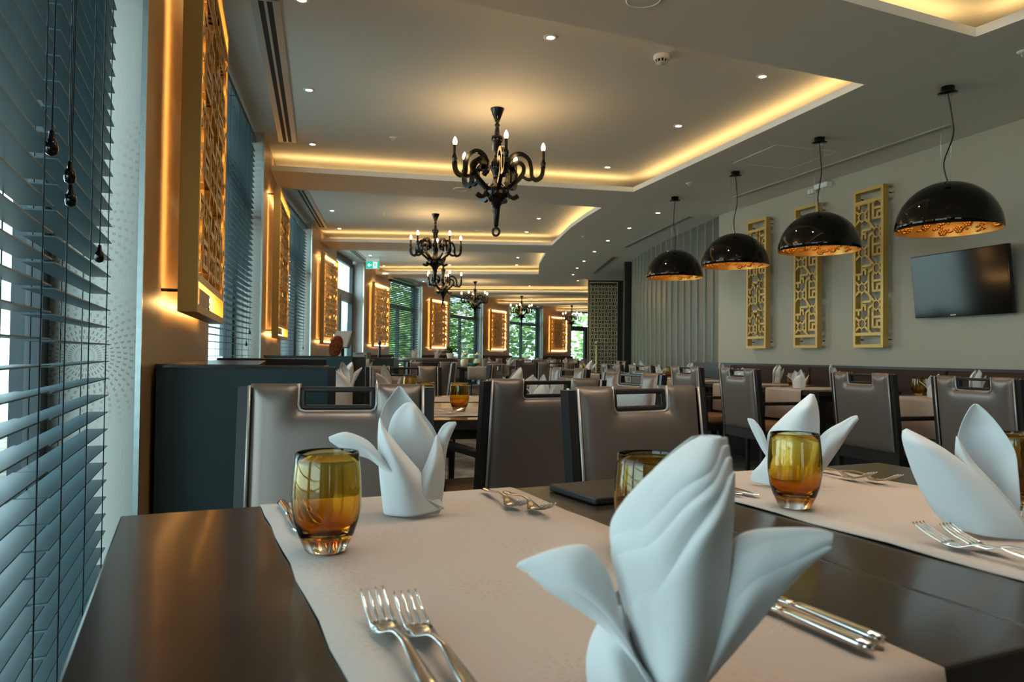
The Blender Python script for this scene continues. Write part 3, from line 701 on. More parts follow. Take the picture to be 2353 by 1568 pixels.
# ------------------------------------------------------------------ chairs
CWD, CTOP = .515, .915
def rake(v): 
    x, y, z = v; return (x, y - max(0, z - .45) * .11, z)
def pad_mesh():
    hw = .226; z0, z1 = .44, CTOP; nw, nd = .100, .068        # half notch width, notch depth
    nx, nz = 38, 40
    xs = [-hw + 2*hw*i/nx for i in range(nx + 1)]; zs = [z0 + (z1 - z0)*j/nz for j in range(nz + 1)]
    zn = z1 - nd
    jn = min(range(nz + 1), key=lambda j: abs(zs[j] - zn)); zs[jn] = zn
    il = min(range(nx + 1), key=lambda i: abs(xs[i] + nw)); ir = nx - il; xs[il] = -nw; xs[ir] = nw
    def dist(x, z):
        d = min(x + hw, hw - x, z - z0, z1 - z)
        dx = max(abs(x) - nw, 0); dz = max(zn - z, 0)
        if abs(x) < nw + 1e-6 and z > zn - 1e-6: return 0
        return max(0, min(d, math.hypot(dx, dz)))
    mb = MB(); idx = {}; vs = []; fs = []
    for sgn in (1, -1):
        for j, z in enumerate(zs):
            for i, x in enumerate(xs):
                if j > jn and il < i < ir: continue
                t = .010 + .024 * (1 - math.exp(-dist(x, z) / .016)) + .006 * (1 - (x / hw)**2)
                idx[(sgn, i, j)] = len(vs); vs.append(rake((x, sgn * t, z)))
    for j in range(nz):
        for i in range(nx):
            if j >= jn and il <= i < ir: continue
            for sgn in (1, -1):
                q = [idx[(sgn, i, j)], idx[(sgn, i+1, j)], idx[(sgn, i+1, j+1)], idx[(sgn, i, j+1)]]
                fs.append(tuple(q if sgn < 0 else q[::-1]))
    # close the rim
    path = [(i, 0) for i in range(nx)] + [(nx, j) for j in range(nz)] + [(i, nz) for i in range(nx, ir, -1)] + [(ir, j) for j in range(nz, jn, -1)] + [(i, jn) for i in range(ir, il, -1)] + [(il, j) for j in range(jn, nz)] + [(i, nz) for i in range(il, 0, -1)] + [(0, j) for j in range(nz, 0, -1)]
    for a, b_ in zip(path, path[1:] + path[:1]): fs.append((idx[(1, *a)], idx[(1, *b_)], idx[(-1, *b_)], idx[(-1, *a)]))
    mb.add(vs, fs, True); return fixn(mb.mesh('back_pad'))
CHM = {'back_pad': pad_mesh()}
def rk(mb):
    mb.v = [rake(v) for v in mb.v]; return mb
b = MB().rbox(-.098, .098, -.013, .013, CTOP - .022, CTOP - .008, .004).rbox(-.098, .098, -.013, .013, CTOP - .068, CTOP - .056, .004).rbox(-.098, -.084, -.013, .013, CTOP - .068, CTOP - .008, .004).rbox(.084, .098, -.013, .013, CTOP - .068, CTOP - .008, .004)
CHM['handle_frame'] = rk(b).mesh('handle_frame')
for s, n in ((-1, 'postl'), (1, 'postr')):
    x0, x1 = sorted((s*.2295, s*.2575)); b = MB()
    b.box(x0, x1, -.016, .018, .0, .45).box(x0, x1, -.016, .018, .45, CTOP - .008); CHM[n] = rk(b).mesh('post')
b = MB()
for s in (-1, 1):
    b.tube([rake((s*.2275, .022, .45)), rake((s*.2275, .024, .7)), rake((s*.2275, .022, CTOP - .004))], .0045, 6)
    b.tube([rake((s*.2275, -.022, .45)), rake((s*.2275, -.024, .7)), rake((s*.2275, -.022, CTOP - .004))], .0045, 6)
for y in (.016, -.016):
    b.tube([rake(p) for p in ((-.103, y, CTOP), (-.103, y, CTOP - .055), (-.098, y, CTOP - .068), (-.085, y, CTOP - .0735), (.085, y, CTOP - .0735), (.098, y, CTOP - .068), (.103, y, CTOP - .055), (.103, y, CTOP))], .0045, 6)
CHM['piping'] = b.mesh('piping')
CHM['seat'] = MB().rbox(-.226, .226, .03, .47, .425, .485, .02).mesh('seat')
CHM['apron'] = MB().box(-.225, .225, .025, .045, .36, .425).box(-.225, .225, .44, .46, .36, .425).box(-.235, -.215, .03, .46, .36, .425).box(.215, .235, .03, .46, .36, .425).box(-.23, .23, -.012, .012, .37, .44).mesh('apron')
CHM['leg'] = MB().add([(-.019, -.019, .425), (.019, -.019, .425), (.019, .019, .425), (-.019, .019, .425), (-.014, -.014, 0), (.014, -.014, 0), (.014, .014, 0), (-.014, .014, 0)], [(0, 1, 2, 3), (7, 6, 5, 4), (4, 5, 1, 0), (5, 6, 2, 1), (6, 7, 3, 2), (7, 4, 0, 3)]).mesh('leg')
b = MB().rbox(-.019, .019, -.01, .385, .635, .662, .006); b.box(-.017, .017, .34, .372, .43, .637); CHM['arm'] = b.mesh('armrest')
def chair(x, y, face, label, group='dining chairs', arms=True, lift=0):
    """x, y: where the top of the back stands; face: degrees to the left of straight ahead the sitter looks"""
    o = Vector((x, y, 0)) + dv(face) * .05
    t = thing('dining_chair', label, 'chair', o, R(face), group)
    obj('back_pad', CHM['back_pad'], 'leather', t); h = obj('handle_frame', CHM['handle_frame'], 'black_wood', t)
    obj('piping', CHM['piping'], 'leather_piping', t)
    obj('post', CHM['postl'], 'black_wood', t); obj('post', CHM['postr'], 'black_wood', t)
    obj('seat', CHM['seat'], 'seat_leather', t); obj('apron', CHM['apron'], 'black_wood', t)
    for s in (-1, 1): obj('leg', CHM['leg'], 'black_wood', t, (s*.22, .44, 0))
    if arms:
        for s in (-1, 1): obj('armrest', CHM['arm'], 'black_wood', t, (s*.2435, 0, 0))
    return t
G1 = 'chairs in the foreground'
chair(-.470, 1.99, 190, 'bronze leather chair facing the viewer, in front of the dark teal panel', G1, arms=False)
chair(.125, 2.66, 28, 'dark leather armchair with its back to the viewer, between two nearer chairs', G1)
chair(.355, 2.08, 213, 'dark leather chair facing the viewer, behind the large napkin', G1, arms=False)
G2 = 'chairs facing the beige wall'
for v, s in ((2.92, 'chair with its back turned, nearest to the right edge below the television'), (3.70, 'chair with its back turned, below the gold screen nearest the television'), (5.00, 'chair with its back turned, left of the tulip-folded napkin'), (5.79, 'chair with its back turned, under the third dome pendant'), (6.66, 'chair with its back turned, under the farthest dome pendant'), (7.36, 'chair with its back turned, before the far part of the glass wall')):
    p = uv(3.40, v); chair(p.x, p.y, AW - 90, 'grey leather ' + s, G2)
G3 = 'chairs around the second table'
chair(.64, 3.86, 118, 'leather chair turned sideways with bright handle, right of the second table near end', G3)
chair(.40, 5.05, 115, 'leather chair turned sideways, right of the second table far end', G3)
chair(-.73, 4.95, 198, 'wide bronze leather chair at the far head of the second table', G3)
G4 = 'chairs in the middle of the room'
for x, y, f, s in ((-.13, 6.6, 75, 'seen nearly edge-on, beside the pointed napkin'), (-.60, 7.6, 95, 'seen edge-on, left of the jar of stones'),
                   (-.88, 7.95, 20, 'behind the bronze chair of the second table'), (-1.30, 9.6, 100, 'beside the payment terminal'), (.55, 9.0, 10, 'left of the amber glass before the lattice cabinet')):
    chair(x, y, f, 'grey leather dining chair ' + s, G4, arms=False)

# ------------------------------------------------------------------ tables, runners, place settings
def table(name, label, o, ang, L, D, mtop='dark_wood', leg='black_wood', group='dining tables', pedestal=False):
    """o: far left corner; long side runs right (angle ang), depth towards the viewer"""
    t = thing(name, label, 'table', o, R(ang), group)
    obj('table_top', MB().rbox(0, L, -D, 0, .71, .75, .003), mtop, t)
    obj('apron', MB().box(.05, L-.05, -.07, -.05, .67, .71).box(.05, L-.05, -D+.05, -D+.07, .67, .71).box(.05, .07, -D+.07, -.07, .67, .71).box(L-.07, L-.05, -D+.07, -.07, .67, .71), leg, t)
    for x in (.04, L - .10):
        for y in (-.10, -D + .04): obj('leg', MB().box(x, x+.06, y, y+.06, 0, .71), leg, t)
    return t
RUN = {}
def runner(o, ang, x0, w, D, label, hang=.24, group='white damask table runners', wav=0):
    """cloth band across a table of depth D, hanging over both edges"""
    t = bpy.data.objects
    key = (w, D, hang)
    if key not in RUN:
        prof = [(.012, .75 - hang), (.010, .75 - hang*.5), (.008, .735), (.004, .7515), (-.02, .7535)] + [(-.02 - (D - .04) * i / 12, .7535) for i in range(1, 12)] + [(-D + .02, .7535), (-D - .004, .7515), (-D - .008, .735), (-D - .010, .75 - hang*.5), (-D - .012, .75 - hang)]
        n = 8; vs = []; fs = []
        for k, (y, z) in enumerate(prof):
            for j in range(n + 1):
                dz = .0012 * sin(k*1.7) * (1 if 4 < k < len(prof) - 5 else 0) * (1 if j in (0, n) else .2)
                yy = y + (.004 * sin(j * 1.3) if k in (0, 1) else -.004 * sin(j*1.1) if k >= len(prof)-2 else 0)
                vs.append((w * j / n + .0015 * sin(k * 2.3) * (j in (0, n)), yy, z + dz))
        for k in range(len(prof) - 1):
            for j in range(n): fs.append((k*(n+1)+j, (k+1)*(n+1)+j, (k+1)*(n+1)+j+1, k*(n+1)+j+1))
        RUN[key] = MB().add(vs, fs, True).mesh('table_runner')
    o2 = o + nv(ang) * x0
    r = obj('table_runner', RUN[key], 'runner_cloth', None, o2, R(ang))
    if not r.modifiers: m = r.modifiers.new('thick', 'SOLIDIFY'); m.thickness = .0022; m.offset = -1
    return tag(r, label, 'table runner', group)

# tumbler
prof_o = [(.001, 0), (.024, 0), (.0262, .003), (.029, .010), (.0345, .022), (.0395, .038), (.0422, .056), (.0424, .072), (.0413, .092), (.0395, .110), (.0385, .1215)]
prof_i = [(.0372, .1218), (.0368, .121), (.038, .108), (.0397, .090), (.0408, .072), (.0405, .057), (.0378, .040), (.032, .026), (.022, .0185), (.001, .016)]
b = MB().lathe(prof_o + prof_i, 36, cap=False); GLASS = fixn(b.mesh('tumbler'))
for p in GLASS.polygons: p.use_smooth = True
def glass(p, label, group='amber tumblers'):
    o = obj('tumbler', GLASS, 'amber_glass', None, (p.x, p.y, p.z)); return tag(o, label, 'drinking glass', group)

# napkins: sheets of folded cloth
def petal(mb, le, re, y0=0, bulge=.02, lean=0.0, n=16, back=0.0):
    a = smooth([Vector((*p, 0)) for p in le], 3); c = smooth([Vector((*p, 0)) for p in re], 3)
    m = 24
    def samp(l, t):
        f = t * (len(l) - 1); i = min(int(f), len(l) - 2); return l[i].lerp(l[i+1], f - i)
    vs = []; fs = []
    for i in range(m + 1):
        t = i / m; p = samp(a, t); q = samp(c, t)
        for j in range(n + 1):
            s = j / n; r = p.lerp(q, s); w = min(1, (q - p).length / .05)
            hem = -.0014 if (s < .13 or t > .93) else 0; wr = .0014 * sin(9 * s + 3.1 * t + y0 * 90) * sin(7 * t + 40 * y0)
            vs.append((r.x, y0 - bulge * sin(pi * s) * w + lean * r.y + (hem + wr) * w, max(r.y, .0006)))
    for i in range(m):
        for j in range(n): fs.append((i*(n+1)+j, i*(n+1)+j+1, (i+1)*(n+1)+j+1, (i+1)*(n+1)+j))
    mb.add(vs, fs, True)
def pxl(l, o, k): return [((x - o[0]) * k, (o[1] - y) * k) for x, y in l]
NAP = {}
def napkin_mesh(name, o, k, sheets):
    mb = MB()
    for le, re, y0, bu, ln, bk in sheets: petal(mb, pxl(le, o, k), pxl(re, o, k), y0, bu, ln, 16, bk)
    NAP[name] = mb.mesh('folded_napkin')
napkin_mesh('big', (1500, 1585), gp(1500, 1585, .753).y / FPX, [
  ([(1490, 1585), (1440, 1430), (1410, 1310), (1400, 1215), (1470, 1120), (1560, 1040), (1606, 1014)], [(1590, 1585), (1640, 1440), (1662, 1310), (1668, 1210), (1671, 1120), (1668, 1060), (1662, 1014)], -.012, .026, .12, 0),
  ([(1490, 1585), (1445, 1440), (1413, 1330), (1405, 1250), (1480, 1162), (1575, 1078), (1640, 1032)], [(1590, 1585), (1640, 1440), (1662, 1310), (1669, 1210), (1671, 1120), (1669, 1070), (1665, 1030)], -.0150, .026, .115, 0),
  ([(1495, 1585), (1455, 1450), (1427, 1350), (1415, 1285), (1500, 1198), (1595, 1105), (1660, 1056)], [(1590, 1585), (1640, 1440), (1663, 1310), (1670, 1210), (1672, 1130), (1671, 1085), (1668, 1056)], -.0180, .026, .105, 0),
  ([(1500, 1585), (1470, 1480), (1450, 1390), (1465, 1335), (1540, 1252), (1620, 1152), (1668, 1092)], [(1590, 1585), (1640, 1450), (1664, 1320), (1670, 1230), (1673, 1160), (1674, 1110), (1674, 1084)], -.0215, .026, .09, 0),
  ([(1625, 1490), (1655, 1350), (1675, 1285), (1715, 1252), (1775, 1242), (1835, 1240), (1880, 1240)], [(1590, 1585), (1650, 1512), (1720, 1424), (1770, 1356), (1815, 1303), (1850, 1268), (1879, 1242)], -.0110, .014, .05, 0),
  ([(1450, 1480), (1430, 1425), (1410, 1362), (1370, 1318), (1330, 1312), (1275, 1318), (1225, 1322)], [(1545, 1585), (1460, 1502), (1387, 1430), (1312, 1388), (1270, 1364), (1245, 1344), (1222, 1328)], -.0250, .016, .02, 0),
  ([(1480, 1585), (1440, 1400), (1420, 1280), (1440, 1180), (1520, 1080), (1590, 1022)], [(1600, 1585), (1645, 1400), (1666, 1250), (1668, 1150), (1664, 1060), (1655, 1020)], .012, -.024, .10, 0),
  ([(1440, 1470), (1425, 1400), (1405, 1320), (1362, 1262), (1325, 1256), (1265, 1274), (1196, 1307)], [(1545, 1585), (1460, 1500), (1385, 1428), (1310, 1386), (1268, 1362), (1235, 1336), (1192, 1314)], -.022, .016, .02, 0),
  ([(1630, 1470), (1655, 1330), (1672, 1240), (1715, 1214), (1775, 1205), (1840, 1203), (1884, 1214)], [(1590, 1585), (1650, 1510), (1720, 1420), (1770, 1352), (1815, 1300), (1850, 1265), (1880, 1238)], -.008, .014, .05, 0),
  ([(1352, 1585), (1348, 1530), (1362, 1470), (1390, 1425), (1430, 1400)], [(1560, 1585), (1535, 1555), (1500, 1520), (1470, 1490), (1450, 1460)], -.004, .030, 0, 0),
  ([(1352, 1585), (1355, 1520), (1375, 1450), (1420, 1380)], [(1620, 1585), (1640, 1520), (1650, 1440), (1650, 1380)], .018, -.030, 0, 0)])
napkin_mesh('far', (950, 1180), gp(950, 1180, .753).y / FPX, [
  ([(884, 1180), (874, 1100), (868, 1020), (868, 975), (878, 940), (895, 915), (911, 894)], [(1005, 1180), (1012, 1110), (1010, 1050), (1002, 1005), (975, 965), (945, 930), (916, 895)], .020, -.022, .04, 0),
  ([(884, 1180), (876, 1120), (870, 1060), (868, 1015), (869, 985), (870, 972), (872, 962)], [(1022, 1168), (1000, 1130), (970, 1090), (935, 1050), (905, 1015), (885, 990), (874, 964)], -.018, .030, .02, 0),
  ([(884, 1180), (910, 1180), (930, 1150), (955, 1110), (975, 1070), (990, 1030), (998, 1005)], [(1010, 1180), (1018, 1130), (1020, 1090), (1018, 1060), (1012, 1030), (1006, 1012), (1003, 1000)], -.014, .024, .02, 0),
  ([(985, 1120), (990, 1070), (998, 1020), (1008, 990), (1024, 975), (1044, 974)], [(1016, 1130), (1020, 1090), (1022, 1055), (1026, 1030), (1034, 1005), (1046, 978)], .0, .010, .0, 0),
  ([(900, 1090), (875, 1045), (852, 1015), (825, 1000), (795, 992), (762, 1004)], [(1020, 1166), (950, 1125), (885, 1080), (850, 1052), (805, 1040), (764, 1012)], -.026, .014, .0, 0),
  ([(895, 1150), (890, 1080), (888, 1010), (900, 960), (930, 930), (950, 935)], [(1000, 1150), (1005, 1080), (1000, 1030), (990, 1000), (970, 970), (955, 940)], .006, .012, .03, 0)])
napkin_mesh('bird', (1800, 1118), gp(1800, 1118, .753).y / FPX, [
  ([(1762, 1118), (1768, 1050), (1764, 1005), (1785, 975), (1825, 935), (1857, 906)], [(1846, 1118), (1868, 1050), (1876, 1000), (1876, 955), (1871, 925), (1864, 908)], -.010, .026, .05, 0),
  ([(1762, 1118), (1770, 1050), (1772, 1005), (1800, 965), (1840, 930), (1860, 910)], [(1846, 1118), (1866, 1050), (1873, 1000), (1873, 955), (1870, 925), (1866, 912)], .012, -.024, .05, 0),
  ([(1775, 1090), (1768, 1035), (1758, 1000), (1746, 980), (1734, 968), (1722, 966)], [(1790, 1100), (1772, 1065), (1755, 1040), (1742, 1015), (1730, 990), (1722, 969)], -.016, .008, 0, 0),
  ([(1850, 1060), (1872, 1010), (1893, 985), (1920, 968), (1942, 954), (1953, 952)], [(1845, 1112), (1880, 1085), (1903, 1050), (1922, 1018), (1940, 985), (1956, 960)], -.006, .012, .02, 0),
  ([(1728, 1112), (1732, 1092), (1750, 1070), (1766, 1045)], [(1840, 1118), (1830, 1090), (1810, 1070), (1790, 1050)], -.012, .020, 0, 0)])
napkin_mesh('leaf', (2265, 1226), gp(2265, 1226, .753).y / FPX, [
  ([(2190, 1215), (2160, 1180), (2130, 1125), (2110, 1070), (2098, 1025), (2099, 1003)], [(2345, 1226), (2335, 1190), (2300, 1140), (2250, 1090), (2180, 1035), (2106, 997)], -.026, .022, .04, 0),
  ([(2230, 1226), (2215, 1150), (2206, 1080), (2206, 1030), (2216, 985), (2233, 947), (2243, 937)], [(2330, 1226), (2332, 1160), (2328, 1090), (2322, 1040), (2295, 990), (2268, 955), (2248, 937)], .018, -.020, .05, 0),
  ([(2225, 1226), (2212, 1150), (2207, 1090), (2205, 1045), (2208, 1010)], [(2352, 1215), (2320, 1160), (2280, 1110), (2240, 1065), (2212, 1015)], -.012, .020, .03, 0),
  ([(2330, 1200), (2338, 1150), (2352, 1100), (2372, 1060), (2396, 1040)], [(2352, 1226), (2362, 1180), (2376, 1140), (2388, 1090), (2398, 1046)], .0, .010, 0, 0)])
# three-pointed tulip fold used on the tables along the wall
napkin_mesh('tulip', (1828, 896), .003, [
  ([(1813, 896), (1811, 880), (1809, 865), (1814, 853), (1818, 848)], [(1843, 896), (1845, 880), (1838, 868), (1828, 858), (1822, 852)], .010, -.014, 0, 0),
  ([(1813, 896), (1818, 880), (1820, 866), (1826, 853), (1832, 845)], [(1843, 896), (1846, 880), (1843, 868), (1838, 856), (1834, 846)], .002, -.012, 0, 0),
  ([(1813, 896), (1812, 885), (1815, 872), (1824, 863), (1830, 861)], [(1843, 896), (1844, 885), (1840, 873), (1834, 864), (1831, 861)], -.012, .016, 0, 0),
  ([(1815, 885), (1811, 875), (1806, 868), (1797, 861)], [(1820, 892), (1814, 880), (1808, 872), (1797, 862)], -.004, .004, 0, 0),
  ([(1838, 882), (1842, 873), (1847, 866), (1853, 859)], [(1840, 890), (1845, 880), (1849, 870), (1853, 860)], -.004, .004, 0, 0)])
def napkin(kind, p, label, turn=0.0, sc=1.0, group='folded white napkins'):
    o = obj('folded_napkin', NAP[kind], 'napkin_cloth', None, (p.x, p.y, p.z + .002), math.atan2(-p.x, p.y) + R(turn))
    m = o.modifiers.new('thick', 'SOLIDIFY'); m.thickness = .0016; m.offset = 0
    m = o.modifiers.new('soft', 'SUBSURF'); m.levels = 1; m.render_levels = 1
    o.scale = (sc, sc, sc); return tag(o, label, 'napkin', group)

# cutlery
def lerp_tab(tab, s):
    for (a, x), (b_, y) in zip(tab[:-1], tab[1:]):
        if s <= b_: return x + (y - x) * (s - a) / (b_ - a)
    return tab[-1][1]
def strip(mb, s0, s1, n, wt, zt, th, xo=0.0, dome=0.0):
    vs = []; fs = []
    for i in range(n + 1):
        s = s0 + (s1 - s0) * i / n; w = lerp_tab(wt, s) / 2; z = lerp_tab(zt, s); t = lerp_tab(th, s)
        vs += [(xo - w, s, z), (xo - w*.55, s, z + t*.8 + dome), (xo, s, z + t + dome), (xo + w*.55, s, z + t*.8 + dome), (xo + w, s, z), (xo + w*.5, s, z - t*.4), (xo - w*.5, s, z - t*.4)]
    for i in range(n):
        for j in range(7): fs.append((i*7+j, i*7+(j+1) % 7, (i+1)*7+(j+1) % 7, (i+1)*7+j))
    fs += [tuple(range(6, -1, -1)), tuple(n*7 + j for j in range(7))]
    mb.add(vs, fs, True)
FZ = [(0, .004), (.03, .005), (.09, .013), (.118, .011), (.138, .003), (.155, .004), (.178, .011), (.2, .022)]
mb = MB(); TH = [(0, .002), (.2, .0018)]
strip(mb, 0, .158, 26, [(0, .006), (.004, .012), (.012, .016), (.05, .0125), (.085, .0075), (.112, .0065), (.128, .016), (.138, .0235), (.158, .0245)], FZ, TH)
for k in range(4): strip(mb, .156, .2, 8, [(.15, .0042), (.19, .0034), (.2, .0016)], FZ, TH, -.0102 + k * .0068)
FORK = fixn(mb.mesh('fork'))
mb = MB()
strip(mb, 0, .10, 14, [(0, .008), (.004, .014), (.012, .017), (.09, .0125), (.1, .012)], [(0, .004), (.1, .004)], [(0, .004), (.012, .0055), (.09, .0045), (.1, .003)])
strip(mb, .098, .215, 12, [(.098, .011), (.106, .014), (.13, .018), (.19, .018), (.208, .012), (.215, .004)], [(.098, .004), (.215, .003)], [(.098, .0024), (.215, .0008)])
KNIFE = fixn(mb.mesh('knife'))
def cutlery(me, name, p, ang, label, group):
    o = obj(name, me, 'chrome', None, (p.x, p.y, .7568), R(ang)); return tag(o, label, name, group)

# --- the foreground table: two square tables pushed together
TA = 24.2
A = Vector((-.588, 1.108, 0)); e1, e2 = nv(TA), -dv(TA)
def TP(a, b_, z=.755): p = A + e1 * a + e2 * b_; return Vector((p.x, p.y, z))
table('dining_table', 'dark polished table in the left foreground under the first runner', A, TA, .808, .85)
table('dining_table', 'dark polished table in the right foreground, pushed against the first', A + e1 * .811, TA, .808, .85)
runner(A, TA, .20, .445, .85, 'white damask runner across the left foreground table')
runner(A, TA, .95, .445, .85, 'white damask runner across the right foreground table')
glass(TP(.248, .327), 'large amber tumbler standing at the front left of the first runner')
glass(TP(.622, .475), 'amber tumbler half hidden behind the largest napkin')
glass(TP(1.002, .344), 'amber tumbler in front of the bird-shaped napkin on the right runner')
glass(TP(1.385, .47), 'amber tumbler cut by the right edge of the picture')
napkin('big', gp(1500, 1585, .753), 'largest white folded napkin with spread wings in the foreground')
napkin('far', gp(950, 1180, .753), 'white folded napkin with drooping left wing, on the far side of the first runner')
napkin('bird', gp(1800, 1118, .753), 'white bird-shaped napkin behind the right-hand tumbler')
napkin('leaf', gp(2265, 1226, .753), 'white folded napkin with a broad leaf-like wing at the right edge')
GF, GK = 'dinner forks of the foreground table', 'dinner knives of the foreground table'
def setting_near(x0, who):
    cutlery(FORK, 'fork', TP(x0 + .048, .768), TA, 'left fork of the pair on the near side of the ' + who, GF)
    cutlery(FORK, 'fork', TP(x0 + .074, .788), TA, 'right fork of the pair on the near side of the ' + who, GF)
    cutlery(KNIFE, 'knife', TP(x0 + .405, .822), TA, 'left knife of the pair on the near side of the ' + who, GK)
    cutlery(KNIFE, 'knife', TP(x0 + .428, .813), TA, 'right knife of the pair on the near side of the ' + who, GK)
def setting_far(x0, who):
    cutlery(FORK, 'fork', TP(x0 + .375, .040), TA + 176, 'farther left fork on the far side of the ' + who, GF)
    cutlery(FORK, 'fork', TP(x0 + .398, .080), TA + 176, 'nearer right fork on the far side of the ' + who, GF)
    cutlery(KNIFE, 'knife', TP(x0 + .030, .030), TA + 180, 'outer knife on the far side of the ' + who, GK)
    cutlery(KNIFE, 'knife', TP(x0 + .054, .045), TA + 180, 'inner knife on the far side of the ' + who, GK)
for x0, who in ((.20, 'left runner'), (.95, 'right runner')): setting_near(x0, who); setting_far(x0, who)
t = thing('menu_folder', 'dark flat menu folder lying between the two runners', 'menu', TP(.70, .05, .751), R(TA + 4), None)
obj('cover', MB().rbox(0, .22, -.15, 0, 0, .012, .003), 'black_wood', t); obj('pages', MB().box(.004, .214, -.146, -.004, .003, .009), 'grey_plastic', t)

# --- the second table, length running away from the viewer
T2A = 14.0; o2 = Vector((-.72, 4.42, 0)) 
# long side along depth: use table rotated so that its "length" is the depth direction
def T2(a, b_, z=.755): p = Vector((-.02, 2.83, 0)) + dv(T2A) * a + nv(T2A) * b_; return Vector((p.x, p.y, z))
q = T2(.80, -.42); table('dining_table', 'dark table behind the armchair, near half of the second group', Vector((q.x, q.y, 0)), T2A, .84, .80, group='second group of tables')
q = T2(1.603, -.42); table('dining_table', 'dark table behind the armchair, far half of the second group', Vector((q.x, q.y, 0)), T2A, .84, .80, group='second group of tables')
for a, s in ((.13, 'near end'), (.98, 'far end')):
    c = T2(a, -.42); r = runner(Vector((c.x, c.y, 0)), T2A + 90, 0, .445, .84, 'white damask runner on the %s of the second table' % s)
for a, b_, s in ((.42, -.26, 'in the gap between the bronze chair and the armchair'), (1.40, -.22, 'on the far end of the second table, upright in the gap'), (.36, -.12, 'half hidden by the armchair post'), (1.52, -.36, 'peeping above the bronze chair')):
    glass(T2(a, b_), 'amber tumbler ' + s)
napkin('bird', T2(.95, .26), 'white pointed napkin seen above the armchair handle', 30)
napkin('leaf', T2(1.15, -.36), 'white napkin wing showing above the bronze chair', 40)
napkin('tulip', T2(.55, .30), 'white napkin seen through the armchair handle', 20)
for i, (a, b_) in enumerate(((.2, -.33), (.23, -.33), (1.05, .30), (1.08, .30))):
    p = T2(a, b_); o = obj('fork', FORK, 'chrome', None, (p.x, p.y, .7568), R(T2A - 90 if b_ < 0 else T2A + 90)); tag(o, 'chrome fork on the second table, ' + ('left side nearer', 'left side farther', 'right side nearer', 'right side farther')[i], 'fork', 'forks of the second table')

# --- tables along the beige wall
def wall_table(vc, who, L=1.62):
    o = uv(4.60, vc + L/2); t = table('dining_table', 'dark table along the beige wall ' + who, Vector((o.x, o.y, 0)), AW - 90, L, .78, group='tables along the beige wall'); return Vector((o.x, o.y, 0))
def UV(u, v, z=.755): return uv(u, v, z)
nk = 0
for vc, who, sv in ((3.31, 'below the television', (2.92, 3.70)), (5.40, 'below the gold screens', (5.00, 5.79)), (7.02, 'before the glass wall', (6.66, 7.36))):
    o = wall_table(vc, who)
    for i, v in enumerate(sv):
        runner(o, AW - 90, vc + .81 - v - .22, .44, .78, 'white damask runner on the wall table %s, %s end' % (who, ('near', 'far')[i]))
        # local x of this table runs along -v
        napkin('tulip', UV(3.93, v - .05), 'white tulip napkin at the front of the wall table %s, %s end' % (who, ('near', 'far')[i]), -10 * i)
        napkin('bird' if i else 'far', UV(4.42, v + .10), 'white napkin beside the bench on the wall table %s, %s end' % (who, ('near', 'far')[i]), 60)
        for k, (du, dv_) in enumerate(((4.12, .27), (4.26, .30))):
            glass(UV(du, v + dv_), '%s of two amber tumblers, wall table %s, %s end' % (('front', 'rear')[k], who, ('near', 'far')[i]))

# ------------------------------------------------------------------ booth panels and low cabinets at the window wall
def at_pier(k, y, x=0): a, d = PIL[k]; p = Vector((*a, 0)) + dv(d) * y + nv(d) * x; return p, R(d)
p, rz = at_pier(1, .20)
t = thing('booth_partition', 'large dark teal booth panel standing against the nearest pier', 'partition', p, rz)
obj('board', MB().box(.015, .525, 0, .035, 0, .948), 'teal_laminate', t)
obj('top_cap', MB().box(.012, .53, -.003, .038, .948, .956), 'dark_wood', t)
obj('end_post', MB().box(.525, .55, -.002, .04, 0, .952), 'black_wood', t)
p, rz = at_pier(1, .26)
t = thing('low_cabinet', 'low cabinet with a brown top along the pier behind the teal panel', 'cabinet', p, rz)
obj('carcass', MB().box(.01, .30, 0, 1.15, 0, .93), 'dark_wood', t); obj('top_board', MB().box(.005, .31, -.01, 1.16, .93, .958), 'dark_wood', t)
p, rz = at_pier(1, 1.92)
t = thing('booth_bench', 'dark high-backed booth bench behind the teal panel', 'bench', p, rz)
obj('back', MB().rbox(.05, .62, 0, .07, .0, .965, .008), 'black_wood', t); obj('seat', MB().rbox(.05, .62, -.45, 0, .30, .46, .02), 'banquette_fabric', t)
p, rz = at_pier(2, .12)
t = thing('booth_partition', 'smaller teal booth panel below the second gold screen', 'partition', p, rz)
obj('board', MB().box(.02, .78, 0, .035, 0, .962), 'teal_laminate', t); obj('top_cap', MB().box(.015, .785, -.003, .038, .962, .970), 'dark_wood', t)
obj('bench_back', MB().rbox(.05, .9, .06, .13, 0, .965, .008), 'black_wood', t)
# booth table with settings behind the panel
tb = Vector((-2.02, 5.5, 0))
table('dining_table', 'booth table at the window wall behind the teal panel', tb, 14, .80, .95, group='booth tables')
runner(tb, 14, .36, .42, .95, 'white damask runner on the booth table')
napkin('bird', Vector((-1.18, 5.18, .755)), 'white napkin standing tall on the booth table, far side', 25)
napkin('leaf', Vector((-1.11, 4.88, .755)), 'white leaning napkin on the booth table, near side', 15)
glass(Vector((-1.36, 5.0, .755)), 'amber tumbler on the booth table')
tb2 = Vector((-2.35, 9.0, 0))
table('dining_table', 'second booth table at the window wall, below the terminal', tb2, 8, .9, .9, group='booth tables')
napkin('tulip', Vector((-2.0, 8.4, .755)), 'small white napkin on the second booth table, left', 0)
napkin('bird', Vector((-1.75, 8.75, .755)), 'small white napkin on the second booth table, right', 50)

